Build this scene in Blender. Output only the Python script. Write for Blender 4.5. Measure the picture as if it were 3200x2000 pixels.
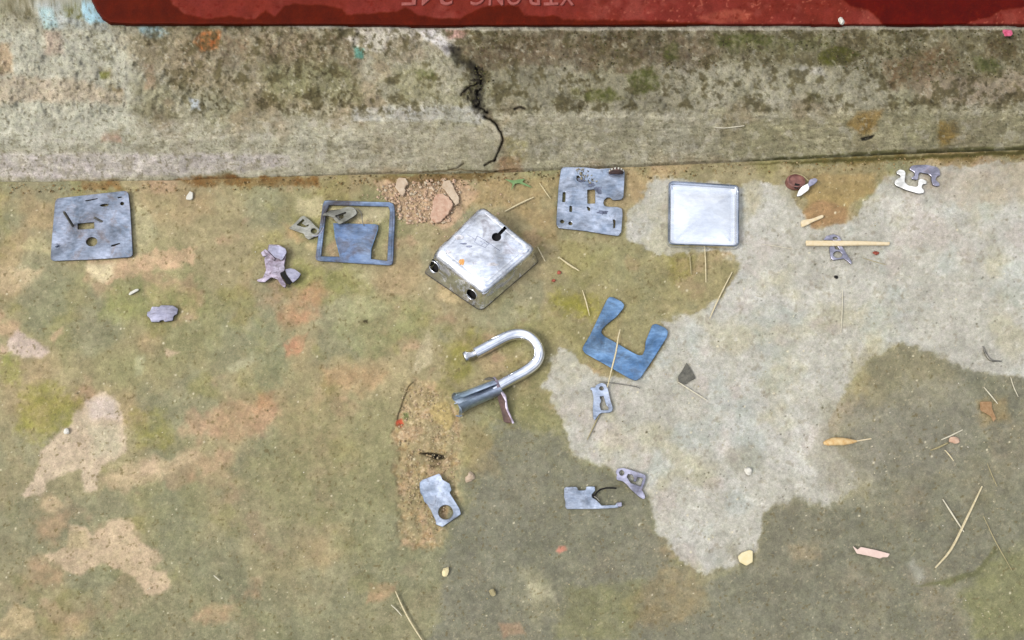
import bpy, bmesh, math, random
import numpy as np
from mathutils import Vector
from mathutils.geometry import tessellate_polygon

for o in list(bpy.data.objects): bpy.data.objects.remove(o)
scn = bpy.context.scene
C = scn.collection
random.seed(7); rng = np.random.default_rng(11)

# ------------------------------------------------------------------ camera
H = 0.70; TILT = 21.0; FPX = 2600.0
cam = bpy.data.cameras.new('camera'); co = bpy.data.objects.new('camera', cam); C.objects.link(co)
co.location = (0, 0, H); co.rotation_euler = (math.radians(TILT), 0, 0)
cam.sensor_width = 36.0; cam.lens = 36.0 * FPX / 3200.0
cam.clip_start = 0.01; cam.clip_end = 60
scn.camera = co

# ------------------------------------------------------------------ daylight, high thin cloud
SUN_EL, SUN_AZ = 46.0, -112.0           # azimuth from +Y, negative = towards -X
world = bpy.data.worlds.new('World'); scn.world = world; world.use_nodes = True
wn = world.node_tree.nodes; wl = world.node_tree.links
bg = wn['Background']; bg.inputs['Strength'].default_value = 0.15
sky = wn.new('ShaderNodeTexSky'); sky.sky_type = 'NISHITA'; sky.sun_disc = False
sky.sun_elevation = math.radians(SUN_EL); sky.sun_rotation = math.radians(SUN_AZ)
sky.air_density = 1.0; sky.dust_density = 5.0; sky.ozone_density = 1.0
hs = wn.new('ShaderNodeHueSaturation'); hs.inputs['Saturation'].default_value = 0.55
wl.new(sky.outputs[0], hs.inputs['Color'])
tc = wn.new('ShaderNodeTexCoord'); mp = wn.new('ShaderNodeMapping'); mp.inputs['Location'].default_value = (0.6, 2.3, 0.9)
cn = wn.new('ShaderNodeTexNoise'); cn.inputs['Scale'].default_value = 2.2; cn.inputs['Detail'].default_value = 5; cn.inputs['Roughness'].default_value = 0.55
cr = wn.new('ShaderNodeValToRGB'); cr.color_ramp.elements[0].position = 0.36; cr.color_ramp.elements[1].position = 0.56
cm = wn.new('ShaderNodeMix'); cm.data_type = 'RGBA'; cm.inputs[7].default_value = (4.4, 4.4, 4.5, 1)
wl.new(tc.outputs['Generated'], mp.inputs[0]); wl.new(mp.outputs[0], cn.inputs['Vector']); wl.new(cn.outputs['Fac'], cr.inputs[0])
wl.new(cr.outputs[0], cm.inputs[0]); wl.new(hs.outputs[0], cm.inputs[6])
sx = wn.new('ShaderNodeSeparateXYZ'); wl.new(tc.outputs['Generated'], sx.inputs[0])
gr = wn.new('ShaderNodeMapRange'); gr.inputs['From Min'].default_value = 0.0; gr.inputs['From Max'].default_value = 1.0
gr.inputs['To Min'].default_value = 0.14; gr.inputs['To Max'].default_value = 1.28; wl.new(sx.outputs[2], gr.inputs['Value'])
gm = wn.new('ShaderNodeMix'); gm.data_type = 'RGBA'; gm.blend_type = 'MULTIPLY'; gm.inputs[0].default_value = 1.0
wl.new(cm.outputs[2], gm.inputs[6]); wl.new(gr.outputs[0], gm.inputs[7]); wl.new(gm.outputs[2], bg.inputs['Color'])
sun = bpy.data.lights.new('sun', 'SUN'); so = bpy.data.objects.new('sun', sun); C.objects.link(so)
sun.energy = 1.4; sun.angle = math.radians(22); sun.color = (1.0, 0.96, 0.88)
e, a = math.radians(SUN_EL), math.radians(SUN_AZ)
sdir = Vector((math.sin(a) * math.cos(e), math.cos(a) * math.cos(e), math.sin(e)))
so.rotation_euler = sdir.to_track_quat('Z', 'Y').to_euler(); so.location = (0, 1, 3)
scn.view_settings.view_transform = 'Standard'; scn.view_settings.look = 'None'
scn.view_settings.gamma = 1.0; scn.view_settings.use_curve_mapping = False
scn.view_settings.exposure = 1.26
scn.render.engine = 'CYCLES'
ALB = 0.50                              # photographed value -> surface albedo

# ------------------------------------------------------------------ helpers
ct, st = math.cos(math.radians(TILT)), math.sin(math.radians(TILT))
def at(x, y, z=0.0):
    """photograph position -> place on the horizontal level z"""
    dx = (x - 1600) / FPX; dy = (1000 - y) / FPX
    vy = ct * dy + st; vz = st * dy - ct
    k = (z - H) / vz
    return (k * dx, k * vy, z)
def atn(x, y, z):
    dx = (x - 1600) / FPX; dy = (1000 - y) / FPX
    vy = ct * dy + st; vz = st * dy - ct
    k = (z - H) / vz
    return k * dx, k * vy
def src(pts, s, ox, oy): return [(x / s + ox, y / s + oy) for x, y in pts]
def lin(c):
    c = np.asarray(c, float) / 255.0
    return np.where(c <= 0.04045, c / 12.92, ((c + 0.055) / 1.055) ** 2.4)

def tag(o, label=None, cat=None, group=None, kind=None):
    if label: o['label'] = label
    if cat: o['category'] = cat
    if group: o['group'] = group
    if kind: o['kind'] = kind
    return o
def thing(name, loc, label, cat, group=None):
    o = bpy.data.objects.new(name, None); o.empty_display_size = 0.01; C.objects.link(o)
    o.location = loc
    return tag(o, label, cat, group)
def mk(name, V, F, mat, parent=None, smooth=None):
    """one mesh object; V in world coordinates"""
    V = [Vector(v) for v in V]
    if parent is not None: org = parent.matrix_basis.translation.copy() if parent.parent is None else parent.parent.matrix_basis.translation.copy()
    else:
        n = len(V); org = Vector((sum(v.x for v in V) / n, sum(v.y for v in V) / n, min(v.z for v in V)))
    me = bpy.data.meshes.new(name)
    me.from_pydata([v - org for v in V], [], F); me.validate(); me.update()
    if mat: me.materials.append(mat)
    if smooth is not None:
        me.shade_smooth(); me.set_sharp_from_angle(angle=math.radians(smooth))
    o = bpy.data.objects.new(name, me); C.objects.link(o)
    if parent is not None: o.parent = parent
    else: o.location = org
    return o

# ------------------------------------------------------------------ numpy noise
def vnoise(x, y, seed=0):
    xi = np.floor(x).astype(np.int64); yi = np.floor(y).astype(np.int64)
    fx = x - xi; fy = y - yi
    fx = fx * fx * (3 - 2 * fx); fy = fy * fy * (3 - 2 * fy)
    def h(a, b):
        n = (a * 374761393 + b * 668265263 + seed * 974634777) & 0xFFFFFFFF
        n = ((n ^ (n >> 13)) * 1274126177) & 0xFFFFFFFF
        n = n ^ (n >> 16)
        return (n & 0xFFFF) / 32767.5 - 1.0
    return (h(xi, yi) * (1 - fx) * (1 - fy) + h(xi + 1, yi) * fx * (1 - fy)
            + h(xi, yi + 1) * (1 - fx) * fy + h(xi + 1, yi + 1) * fx * fy)
def fbm(x, y, size, octv=4, seed=0, gain=0.55):
    s = 0; a = 1.0; t = 0
    for i in range(octv):
        ang = 0.6 * i + seed
        cx, sx = math.cos(ang), math.sin(ang)
        s = s + a * vnoise((x * cx - y * sx) / size + 17 * i, (x * sx + y * cx) / size - 9 * i, seed * 31 + i)
        t += a; a *= gain; size *= 0.5
    return s / t
def sstep(a, b, x):
    t = np.clip((x - a) / (b - a), 0, 1); return t * t * (3 - 2 * t)
def sdf(px, py, poly):
    """signed distance to polygon, positive inside"""
    P = np.asarray(poly, float); Q = np.roll(P, -1, 0)
    d = np.full(px.shape, 1e18); ins = np.zeros(px.shape, bool)
    for (ax, ay), (bx, by) in zip(P, Q):
        ex, ey = bx - ax, by - ay; L = ex * ex + ey * ey + 1e-9
        t = np.clip(((px - ax) * ex + (py - ay) * ey) / L, 0, 1)
        d = np.minimum(d, (px - ax - t * ex) ** 2 + (py - ay - t * ey) ** 2)
        if ay != by:
            c = (ay > py) != (by > py)
            ins ^= c & (px < (bx - ax) * (py - ay) / (by - ay) + ax)
    d = np.sqrt(d); return np.where(ins, d, -d)
def lsd(px, py, line):
    d = np.full(px.shape, 1e18)
    for (ax, ay), (bx, by) in zip(line[:-1], line[1:]):
        ex, ey = bx - ax, by - ay; L = ex * ex + ey * ey + 1e-9
        t = np.clip(((px - ax) * ex + (py - ay) * ey) / L, 0, 1)
        d = np.minimum(d, (px - ax - t * ex) ** 2 + (py - ay - t * ey) ** 2)
    return np.sqrt(d)

class Canvas:
    """stains, wear and growth of a surface, one colour per vertex"""
    def __init__(s, px, py, base):
        s.px, s.py = px, py
        s.col = np.tile(np.asarray(base, float), px.shape + (1,))
        s.wet = np.zeros(px.shape); s.dz = np.zeros(px.shape)
        s.w1x = fbm(px, py, 46, 3, 3); s.w1y = fbm(px, py, 46, 3, 4)
        s.w2x = fbm(px, py, 14, 3, 5); s.w2y = fbm(px, py, 14, 3, 6)
    def box(s, pts, m):
        xs = [p[0] for p in pts]; ys = [p[1] for p in pts]
        r = (s.py > min(ys) - m) & (s.py < max(ys) + m) & (s.px > min(xs) - m) & (s.px < max(xs) + m)
        return np.nonzero(r)
    def mask(s, pts, feather, warp, line=0):
        I = s.box(pts, feather + warp * 1.6 + line + 6)
        x = s.px[I] + warp * (s.w1x[I] + 0.65 * s.w2x[I]); y = s.py[I] + warp * (s.w1y[I] + 0.65 * s.w2y[I])
        if line: d = line - lsd(x, y, pts)
        else: d = sdf(x, y, pts)
        return I, sstep(-feather, feather, d)
    def patch(s, pts, c, a=1.0, feather=10, warp=16, mot=0.0, wet=None, dz=0.0, line=0, grain=0.0):
        I, m = s.mask(pts, feather, warp, line)
        if mot: m = m * np.clip(1 - mot + mot * (0.5 + 1.1 * fbm(s.px[I], s.py[I], 26, 3, 21)), 0, 1)
        if grain: m = m * np.clip(1 - grain + grain * sstep(-0.15, 0.35, fbm(s.px[I], s.py[I], 9, 2, 33)), 0, 1)
        m = m * a
        s.col[I] = s.col[I] * (1 - m[:, None]) + np.asarray(c, float) * m[:, None]
        if wet is not None: s.wet[I] = s.wet[I] * (1 - m) + wet * m
        if dz: s.dz[I] += dz * m
    def noise(s, c, size, lo, hi, a, seed, octv=4, where=None):
        n = sstep(lo, hi, fbm(s.px, s.py, size, octv, seed)) * a
        if where is not None: n = n * where
        s.col = s.col * (1 - n[..., None]) + np.asarray(c, float) * n[..., None]
    def mul(s, size, amt, seed, octv=3, where=1.0):
        n = 1 + amt * fbm(s.px, s.py, size, octv, seed) * where
        s.col = s.col * n[..., None]

def axis(a, b, step, far, n=26, lo=True, hi=True):
    core = np.arange(a, b + step, step)
    if step > 1:                                    # a medium-fine margin round the part in view
        if lo: core = np.concatenate([np.arange(a - 1000, a - 4, 8.0), core])
        if hi: core = np.concatenate([core, np.arange(core[-1] + 8, core[-1] + 900, 8.0)])
        a = core[0]; step = 8
    out = [core]
    r = np.geomspace(step * 1.5, far, n); r = np.cumsum(r) / np.cumsum(r)[-1] * far
    if lo: out.insert(0, (a - r)[::-1])
    if hi: out.append(core[-1] + r)
    return np.concatenate(out)
def grid_obj(name, X, Y, Z, keep, col, wet, mat):
    nv, nu = X.shape
    me = bpy.data.meshes.new(name)
    idx = np.arange(nv * nu).reshape(nv, nu)
    q = np.stack([idx[1:, :-1], idx[1:, 1:], idx[:-1, 1:], idx[:-1, :-1]], -1).reshape(-1, 4)
    if keep is not None:
        k = (keep[1:, :-1] & keep[1:, 1:] & keep[:-1, 1:] & keep[:-1, :-1]).reshape(-1); q = q[k]
    V = np.stack([X, Y, Z], -1).reshape(-1, 3); col = col.reshape(-1, 3); wet = wet.reshape(-1)
    if keep is not None:
        used = np.unique(q); rem = np.full(len(V), -1); rem[used] = np.arange(len(used))
        V = V[used]; col = col[used]; wet = wet[used]; q = rem[q]
    me.vertices.add(len(V)); me.vertices.foreach_set('co', V.astype(np.float32).ravel())
    me.loops.add(len(q) * 4); me.loops.foreach_set('vertex_index', q.astype(np.int32).ravel())
    me.polygons.add(len(q)); me.polygons.foreach_set('loop_start', np.arange(0, len(q) * 4, 4, dtype=np.int32))
    me.polygons.foreach_set('use_smooth', np.ones(len(q), bool))
    me.update(calc_edges=True)
    at_ = me.color_attributes.new('tint', 'FLOAT_COLOR', 'POINT')
    g_ = col.mean(1, keepdims=True); col = g_ + (col - g_) * 0.96; col = 150 + (col - 150) * 1.09 + np.array((2.0, 0.5, -1.5))
    L = np.clip(lin(np.clip(col, 4, 255)) * ALB, 0, 1)
    at_.data.foreach_set('color', np.concatenate([L, wet[:, None]], 1).astype(np.float32).ravel())
    me.materials.append(mat)
    o = bpy.data.objects.new(name, me); C.objects.link(o); return o

# ------------------------------------------------------------------ materials
def newmat(name):
    m = bpy.data.materials.new(name); m.use_nodes = True
    nt = m.node_tree; return m, nt, nt.nodes, nt.links, nt.nodes['Principled BSDF']
def ntex(n, l, scale, detail=6, rough=0.6, vec=None, dist=0.0):
    t = n.new('ShaderNodeTexNoise'); t.inputs['Scale'].default_value = scale
    t.inputs['Detail'].default_value = detail; t.inputs['Roughness'].default_value = rough
    t.inputs['Distortion'].default_value = dist
    if vec is not None: l.new(vec, t.inputs['Vector'])
    return t
def ramp(n, l, src_, p0, c0, p1, c1):
    r = n.new('ShaderNodeValToRGB'); r.color_ramp.elements[0].position = p0; r.color_ramp.elements[1].position = p1
    r.color_ramp.elements[0].color = (*c0, 1) if len(c0) == 3 else c0
    r.color_ramp.elements[1].color = (*c1, 1) if len(c1) == 3 else c1
    l.new(src_, r.inputs[0]); return r
def mixc(n, l, fac, A, B, mode='MIX'):
    m = n.new('ShaderNodeMix'); m.data_type = 'RGBA'; m.blend_type = mode
    for s, v in ((0, fac), (6, A), (7, B)):
        if isinstance(v, (int, float)): m.inputs[s].default_value = v
        elif isinstance(v, tuple): m.inputs[s].default_value = (*v, 1)
        else: l.new(v, m.inputs[s])
    return m
def surf_mat(name, fine=0.35, bump=0.35, r_dry=0.92, r_wet=0.5, bscale=900, spec=0.3):
    m, nt, n, l, b = newmat(name)
    g = n.new('ShaderNodeNewGeometry')
    ca = n.new('ShaderNodeVertexColor'); ca.layer_name = 'tint'
    n1 = ntex(n, l, bscale, 5, 0.7, g.outputs['Position'])
    r1 = ramp(n, l, n1.outputs['Fac'], 0.3, (1 - fine,) * 3, 0.7, (1 + fine * 0.8,) * 3)
    mx = mixc(n, l, 1.0, ca.outputs['Color'], r1.outputs['Color'], 'MULTIPLY')
    # tiny hue drift
    n2 = ntex(n, l, 160, 4, 0.6, g.outputs['Position'])
    r2 = ramp(n, l, n2.outputs['Color'], 0.35, (0.93, 0.95, 0.90), 0.65, (1.05, 1.03, 1.04))
    mx2 = mixc(n, l, 1.0, mx.outputs[2], r2.outputs['Color'], 'MULTIPLY')
    l.new(mx2.outputs[2], b.inputs['Base Color'])
    mr = n.new('ShaderNodeMapRange'); mr.inputs['To Min'].default_value = r_dry; mr.inputs['To Max'].default_value = r_wet
    l.new(ca.outputs['Alpha'], mr.inputs['Value']); l.new(mr.outputs[0], b.inputs['Roughness'])
    b.inputs['Specular IOR Level'].default_value = spec
    n3 = ntex(n, l, 420, 8, 0.72, g.outputs['Position'])
    bp = n.new('ShaderNodeBump'); bp.inputs['Strength'].default_value = bump; bp.inputs['Distance'].default_value = 0.0012
    l.new(n3.outputs['Fac'], bp.inputs['Height']); l.new(bp.outputs[0], b.inputs['Normal'])
    return m
def metal_mat(name, base, base2, rough=0.3, rough2=0.45, scale=60, grime=None, gr_lo=0.55, gr_hi=0.7, gscale=110, metallic=1.0, bump=0.15, stk=0.28, blo=0.5, rot=0.6):
    m, nt, n, l, b = newmat(name)
    g = n.new('ShaderNodeNewGeometry'); P = g.outputs['Position']
    n1 = ntex(n, l, scale, 7, 0.65, P, 0.6)
    r1 = ramp(n, l, n1.outputs['Fac'], 0.35, base, 0.68, base2)
    colr = r1.outputs['Color']
    rr = n.new('ShaderNodeMapRange'); rr.inputs['From Min'].default_value = 0.3; rr.inputs['From Max'].default_value = 0.7
    rr.inputs['To Min'].default_value = rough; rr.inputs['To Max'].default_value = rough2
    n2 = ntex(n, l, scale * 2.3, 6, 0.7, P, 0.3)
    l.new(n2.outputs['Fac'], rr.inputs['Value'])
    rout = rr.outputs[0]; mout = None
    if grime is not None:
        n3 = ntex(n, l, gscale, 8, 0.72, P, 0.8)
        f = n.new('ShaderNodeMapRange'); f.inputs['From Min'].default_value = gr_lo; f.inputs['From Max'].default_value = gr_hi
        l.new(n3.outputs['Fac'], f.inputs['Value'])
        mx = mixc(n, l, f.outputs[0], colr, grime); colr = mx.outputs[2]
        ml = n.new('ShaderNodeMapRange'); ml.inputs['To Min'].default_value = metallic; ml.inputs['To Max'].default_value = 0.1
        l.new(f.outputs[0], ml.inputs['Value']); l.new(ml.outputs[0], b.inputs['Metallic'])
        ra = n.new('ShaderNodeMath'); ra.operation = 'MULTIPLY_ADD'; ra.inputs[1].default_value = 0.45; ra.use_clamp = True
        l.new(f.outputs[0], ra.inputs[0]); l.new(rout, ra.inputs[2]); rout = ra.outputs[0]
    else: b.inputs['Metallic'].default_value = metallic
    mpn = n.new('ShaderNodeMapping'); mpn.inputs['Scale'].default_value = (160, 420, 300); mpn.inputs['Rotation'].default_value = (0, 0, rot)
    l.new(P, mpn.inputs[0]); sn = ntex(n, l, 1.0, 4, 0.6, mpn.outputs[0])
    sr = ramp(n, l, sn.outputs['Fac'], 0.34, (1 - stk,) * 3, 0.60, (1.0,) * 3)
    bn = ntex(n, l, 24, 5, 0.6, P, 1.2); br = ramp(n, l, bn.outputs['Fac'], 0.36, (1 - blo,) * 3, 0.60, (1.12, 1.12, 1.14))
    m1 = mixc(n, l, 1.0, colr, sr.outputs['Color'], 'MULTIPLY'); m2 = mixc(n, l, 1.0, m1.outputs[2], br.outputs['Color'], 'MULTIPLY'); colr = m2.outputs[2]
    l.new(colr, b.inputs['Base Color']); l.new(rout, b.inputs['Roughness'])
    n4 = ntex(n, l, 350, 6, 0.7, P); n5 = ntex(n, l, 45, 3, 0.5, P)
    ad = n.new('ShaderNodeMath'); ad.operation = 'MULTIPLY_ADD'; ad.inputs[1].default_value = 1.8
    l.new(n5.outputs['Fac'], ad.inputs[0]); l.new(n4.outputs['Fac'], ad.inputs[2])
    bp = n.new('ShaderNodeBump'); bp.inputs['Strength'].default_value = bump; bp.inputs['Distance'].default_value = 0.0006
    l.new(ad.outputs[0], bp.inputs['Height']); l.new(bp.outputs[0], b.inputs['Normal'])
    return m
def plain_mat(name, c1, c2, scale=300, rough=0.8, bump=0.3, spec=0.3):
    m, nt, n, l, b = newmat(name)
    tc = n.new('ShaderNodeNewGeometry'); n1 = ntex(n, l, scale, 6, 0.65, tc.outputs['Position'])
    a1, a2 = tuple(lin(c1) * ALB), tuple(lin(c2) * ALB)
    r = ramp(n, l, n1.outputs['Fac'], 0.35, a1, 0.65, a2)
    l.new(r.outputs[0], b.inputs['Base Color']); b.inputs['Roughness'].default_value = rough
    b.inputs['Specular IOR Level'].default_value = spec
    bp = n.new('ShaderNodeBump'); bp.inputs['Strength'].default_value = bump; bp.inputs['Distance'].default_value = 0.0008
    l.new(n1.outputs['Fac'], bp.inputs['Height']); l.new(bp.outputs[0], b.inputs['Normal'])
    return m

M = {}
M['floor'] = surf_mat('weathered_cement', 0.24, 0.6)
M['step'] = surf_mat('rough_plaster', 0.36, 0.85)
M['red'] = surf_mat('red_oxide_cement', 0.16, 0.35, 0.8, 0.5, 700, 0.05)
M['chrome'] = metal_mat('chrome_plate', (0.86, 0.88, 0.92), (0.56, 0.60, 0.66), 0.07, 0.24, 36, (0.20, 0.19, 0.22), 0.52, 0.70, 60, 1.0, 0.12, .25, .45, 1.1)
M['chrome_clean'] = metal_mat('bright_chrome', (0.80, 0.82, 0.85), (0.66, 0.69, 0.74), 0.03, 0.07, 30, None, bump=0.01, stk=.10, blo=.15)
M['tin'] = metal_mat('bright_tinplate', (0.74, 0.77, 0.82), (0.62, 0.66, 0.72), 0.16, 0.28, 35, None, bump=0.05, stk=.08, blo=.06)
M['steel'] = metal_mat('dull_plate_steel', (0.15, 0.19, 0.245), (0.37, 0.41, 0.50), 0.3, 0.5, 42, (0.15, 0.11, 0.10), 0.50, 0.74, 70, 0.95, 0.5)
M['steel_light'] = metal_mat('pale_zinc_steel', (0.25, 0.31, 0.40), (0.54, 0.59, 0.68), 0.28, 0.45, 48, (0.10, 0.11, 0.16), 0.54, 0.72, 90, 0.95, 0.5)
M['blue'] = metal_mat('blued_steel', (0.10, 0.20, 0.36), (0.24, 0.38, 0.55), 0.34, 0.5, 38, (0.06, 0.08, 0.12), 0.52, 0.76, 60, 0.9, 0.4)
M['frame'] = metal_mat('blued_grey_rim', (0.13, 0.20, 0.34), (0.28, 0.35, 0.46), 0.32, 0.5, 30, (0.08, 0.065, 0.07), 0.46, 0.66, 34, 0.85, 0.3)
M['lilac'] = metal_mat('lilac_grey_steel', (0.27, 0.27, 0.35), (0.48, 0.475, 0.57), 0.34, 0.5, 70, (0.18, 0.14, 0.16), 0.54, 0.72, 110, 0.9, 0.3)
M['mauve'] = metal_mat('mauve_rusty_steel', (0.30, 0.24, 0.30), (0.52, 0.48, 0.58), 0.45, 0.6, 90, (0.12, 0.08, 0.09), 0.52, 0.68, 140, 0.6, 0.5)
M['white'] = metal_mat('bright_cast_zinc', (0.84, 0.84, 0.80), (0.76, 0.77, 0.74), 0.4, 0.5, 80, None, metallic=0.45, bump=0.2)
M['dark'] = metal_mat('dark_oily_steel', (0.10, 0.10, 0.09), (0.20, 0.19, 0.16), 0.4, 0.6, 90, None, metallic=0.6, bump=0.4)
M['lever'] = metal_mat('tarnished_grey_brass', (0.20, 0.20, 0.16), (0.34, 0.34, 0.30), 0.4, 0.6, 90, (0.09, 0.075, 0.06), 0.55, 0.7, 140, 0.7, 0.4)
M['tube'] = metal_mat('blue_grey_rolled_steel', (0.36, 0.47, 0.56), (0.50, 0.56, 0.70), 0.3, 0.45, 50, (0.12, 0.14, 0.18), 0.62, 0.8, 80, 0.95, 0.2)
M['rust'] = metal_mat('brown_rust', (0.045, 0.026, 0.022), (0.11, 0.06, 0.05), 0.6, 0.8, 120, None, metallic=0.3, bump=0.6)
M['rustpink'] = plain_mat('pink_brown_rust', (120, 80, 74), (160, 112, 102), 200, 0.6)
M['edge'] = metal_mat('sheared_edge_contact_shade', (0.035, 0.035, 0.04), (0.09, 0.085, 0.09), 0.5, 0.7, 120, None, metallic=0.3, bump=0.4)  # cut edges, darkened to paint contact shade under the parts
M['black'] = plain_mat('black_gap_shade', (14, 14, 16), (26, 24, 24), 200, 0.9)
M['straw'] = plain_mat('dry_straw', (218, 202, 158), (244, 232, 196), 500, 0.7)
M['straw_pale'] = plain_mat('bleached_straw', (215, 208, 182), (236, 230, 208), 500, 0.7)
M['straw_dull'] = plain_mat('weathered_straw', (160, 150, 110), (190, 178, 136), 500, 0.8)
M['wood'] = plain_mat('pale_wood', (236, 214, 170), (246, 232, 200), 260, 0.7)
M['seed'] = plain_mat('orange_seed', (216, 172, 108), (242, 216, 164), 260, 0.6)
M['peel'] = plain_mat('pale_pink_shaving', (238, 208, 196), (250, 226, 214), 200, 0.7)
M['cream'] = plain_mat('cream_chip', (240, 224, 170), (250, 238, 196), 200, 0.7)
M['brick'] = plain_mat('brick_pink_rubble', (198, 158, 134), (226, 194, 170), 260, 0.95, 0.8)
M['brick2'] = plain_mat('pale_mortar', (200, 176, 150), (222, 204, 180), 180, 0.95, 0.8)
M['red_bit'] = plain_mat('red_crumb', (140, 62, 48), (186, 98, 76), 300, 0.7)
M['redpaint_highlit'] = plain_mat('highlit_worn_letters', (150, 70, 62), (172, 96, 86), 300, 0.5)  # worn red, lightened to paint the highlight on the raised letters
M['white_bit'] = plain_mat('white_crumb', (222, 220, 208), (240, 238, 228), 200, 0.7)
M['leaf'] = plain_mat('green_leaf', (110, 150, 95), (140, 170, 115), 300, 0.7)
M['brownleaf'] = plain_mat('brown_leaf', (158, 122, 84), (184, 150, 112), 300, 0.8)
M['char'] = plain_mat('dark_grey_scrap', (86, 86, 80), (124, 122, 112), 400, 0.85)
M['pink'] = plain_mat('pink_petal', (205, 70, 110), (235, 130, 160), 300, 0.7)

# ------------------------------------------------------------------ floor
JOINT = [(-15000, 600), (0, 578), (570, 574), (1190, 548), (1520, 542), (1960, 523), (2315, 506), (2780, 484), (3200, 468), (15000, 400)]
def joint(u): return np.interp(u, [p[0] for p in JOINT], [p[1] for p in JOINT])
STEPPX = 3.0
us = axis(-40, 3240, STEPPX, 12000, 30)
vs = axis(420, 2040, STEPPX, 9000, 24, lo=False)
U, V = np.meshgrid(us, vs)
cv = Canvas(U, V, (168, 158, 124))
cv.noise((152, 152, 112), 260, -0.2, 0.35, 0.75, 1)
cv.noise((178, 158, 124), 190, -0.05, 0.4, 0.7, 2)
cv.noise((146, 148, 122), 150, 0.02, 0.4, 0.6, 8)
cv.noise((152, 148, 92), 120, 0.18, 0.5, 0.45, 9)
cv.noise((190, 158, 132), 110, 0.22, 0.5, 0.55, 10)
lowmask = sstep(1250, 1750, V)
cv.noise((142, 142, 116), 300, -0.5, 0.3, 0.7, 12, where=lowmask)
P = cv.patch
# green damp growth
for pts, c, a in [
    ([(60, 1230), (170, 1190), (260, 1260), (240, 1330), (120, 1380), (60, 1330)], (150, 148, 72), .75),
    ([(400, 1300), (520, 1300), (540, 1390), (430, 1400)], (150, 146, 74), .6),
    ([(0, 1080), (60, 1100), (50, 1200), (0, 1220)], (150, 154, 80), .7),
    ([(330, 920), (560, 900), (640, 960), (560, 1010), (300, 1000)], (148, 152, 100), .7),
    ([(900, 820), (1100, 840), (1150, 900), (960, 940), (880, 890)], (146, 148, 84), .6),
    ([(1100, 900), (1320, 960), (1300, 1060), (1150, 1120), (1040, 1040)], (146, 150, 108), .7),
    ([(830, 960), (920, 1000), (900, 1180), (840, 1220), (780, 1100)], (136, 146, 116), .5),
    ([(1400, 1060), (1500, 1040), (1480, 1150), (1420, 1190), (1380, 1130)], (152, 148, 76), .8),
    ([(1660, 1040), (1780, 900), (1900, 820), (2080, 780), (2240, 790), (2290, 830), (2270, 960), (2180, 1000), (2060, 1010), (2060, 1060), (1960, 1170), (1840, 1160), (1760, 1080), (1700, 1200), (1640, 1180)], (154, 147, 106), .75),
    ([(1740, 900), (1850, 920), (1860, 1000), (1760, 980)], (154, 150, 62), .75),
    ([(2090, 790), (2160, 790), (2170, 860), (2090, 900)], (156, 150, 74), .6),
    ([(1560, 1180), (1700, 1150), (1750, 1280), (1730, 1420), (1560, 1440), (1500, 1330)], (146, 144, 102), .7),
    ([(900, 1260), (1260, 1240), (1240, 1600), (900, 1640), (760, 1480)], (146, 146, 108), .6)]:
    P(pts, c, a, 26, 34, 0.5, wet=.3)
# bare light patches on the left
s2 = lambda p: src(p, 1.5125, 0, 1000)
tan = (212, 192, 166)
P(s2([(410, 390), (480, 345), (570, 390), (580, 470), (600, 610), (560, 650), (480, 690), (450, 800), (400, 810), (380, 700), (310, 720), (230, 750), (200, 820), (120, 840), (100, 825), (160, 760), (190, 690), (200, 610), (290, 530), (340, 490), (350, 440), (400, 430)]), (211, 193, 170), .95, 7, 9, 0.12)
P(s2([(410, 500), (560, 490), (570, 620), (440, 640)]), (196, 190, 164), .7, 20, 20)
P(s2([(420, 380), (540, 370), (560, 460), (430, 470)]), (214, 200, 192), .8, 14, 10)
P(s2([(480, 740), (600, 680), (720, 640), (800, 660), (930, 590), (960, 640), (850, 700), (740, 760), (590, 810), (520, 790)]), (200, 180, 148), .85, 12, 14, 0.2)
P(s2([(650, 690), (740, 650), (760, 720), (660, 730)]), (212, 188, 160), .7, 10, 10)
P(s2([(210, 1110), (330, 1070), (330, 980), (400, 980), (440, 1010), (540, 940), (610, 945), (660, 1050), (740, 1090), (760, 1130), (700, 1170), (790, 1190), (800, 1260), (760, 1300), (690, 1290), (660, 1240), (560, 1170), (480, 1150), (380, 1200), (300, 1180)]), (212, 190, 162), .92, 8, 11, 0.15)
P(s2([(330, 1000), (410, 1000), (420, 1080), (320, 1090)]), (190, 178, 136), .5, 14, 12)
P(s2([(40, 100), (90, 50), (160, 90), (230, 140), (200, 180), (100, 165), (40, 150)]), (212, 194, 184), .9, 9, 10)
P(s2([(0, 110), (40, 130), (40, 160), (0, 160)]), (208, 180, 160), .8, 9, 8)
P(s2([(230, 90), (290, 30), (300, 60), (250, 110)]), (205, 176, 146), .7, 8, 8)
P(s2([(80, 1330), (150, 1370), (160, 1440), (60, 1500), (0, 1500), (0, 1430)]), (204, 184, 146), .85, 9, 10, 0.3)
P(s2([(190, 830), (240, 820), (300, 870), (260, 910), (190, 880)]), (200, 178, 146), .75, 12, 10)
P(s2([(640, 180), (690, 170), (670, 250), (640, 270)]), (186, 186, 150), .7, 9, 8)
P(s2([(1060, 220), (1200, 150), (1210, 190), (1100, 250)]), (184, 182, 150), .8, 9, 8)
P(s2([(780, 130), (850, 150), (790, 175)]), (214, 190, 164), .8, 6, 6)
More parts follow.
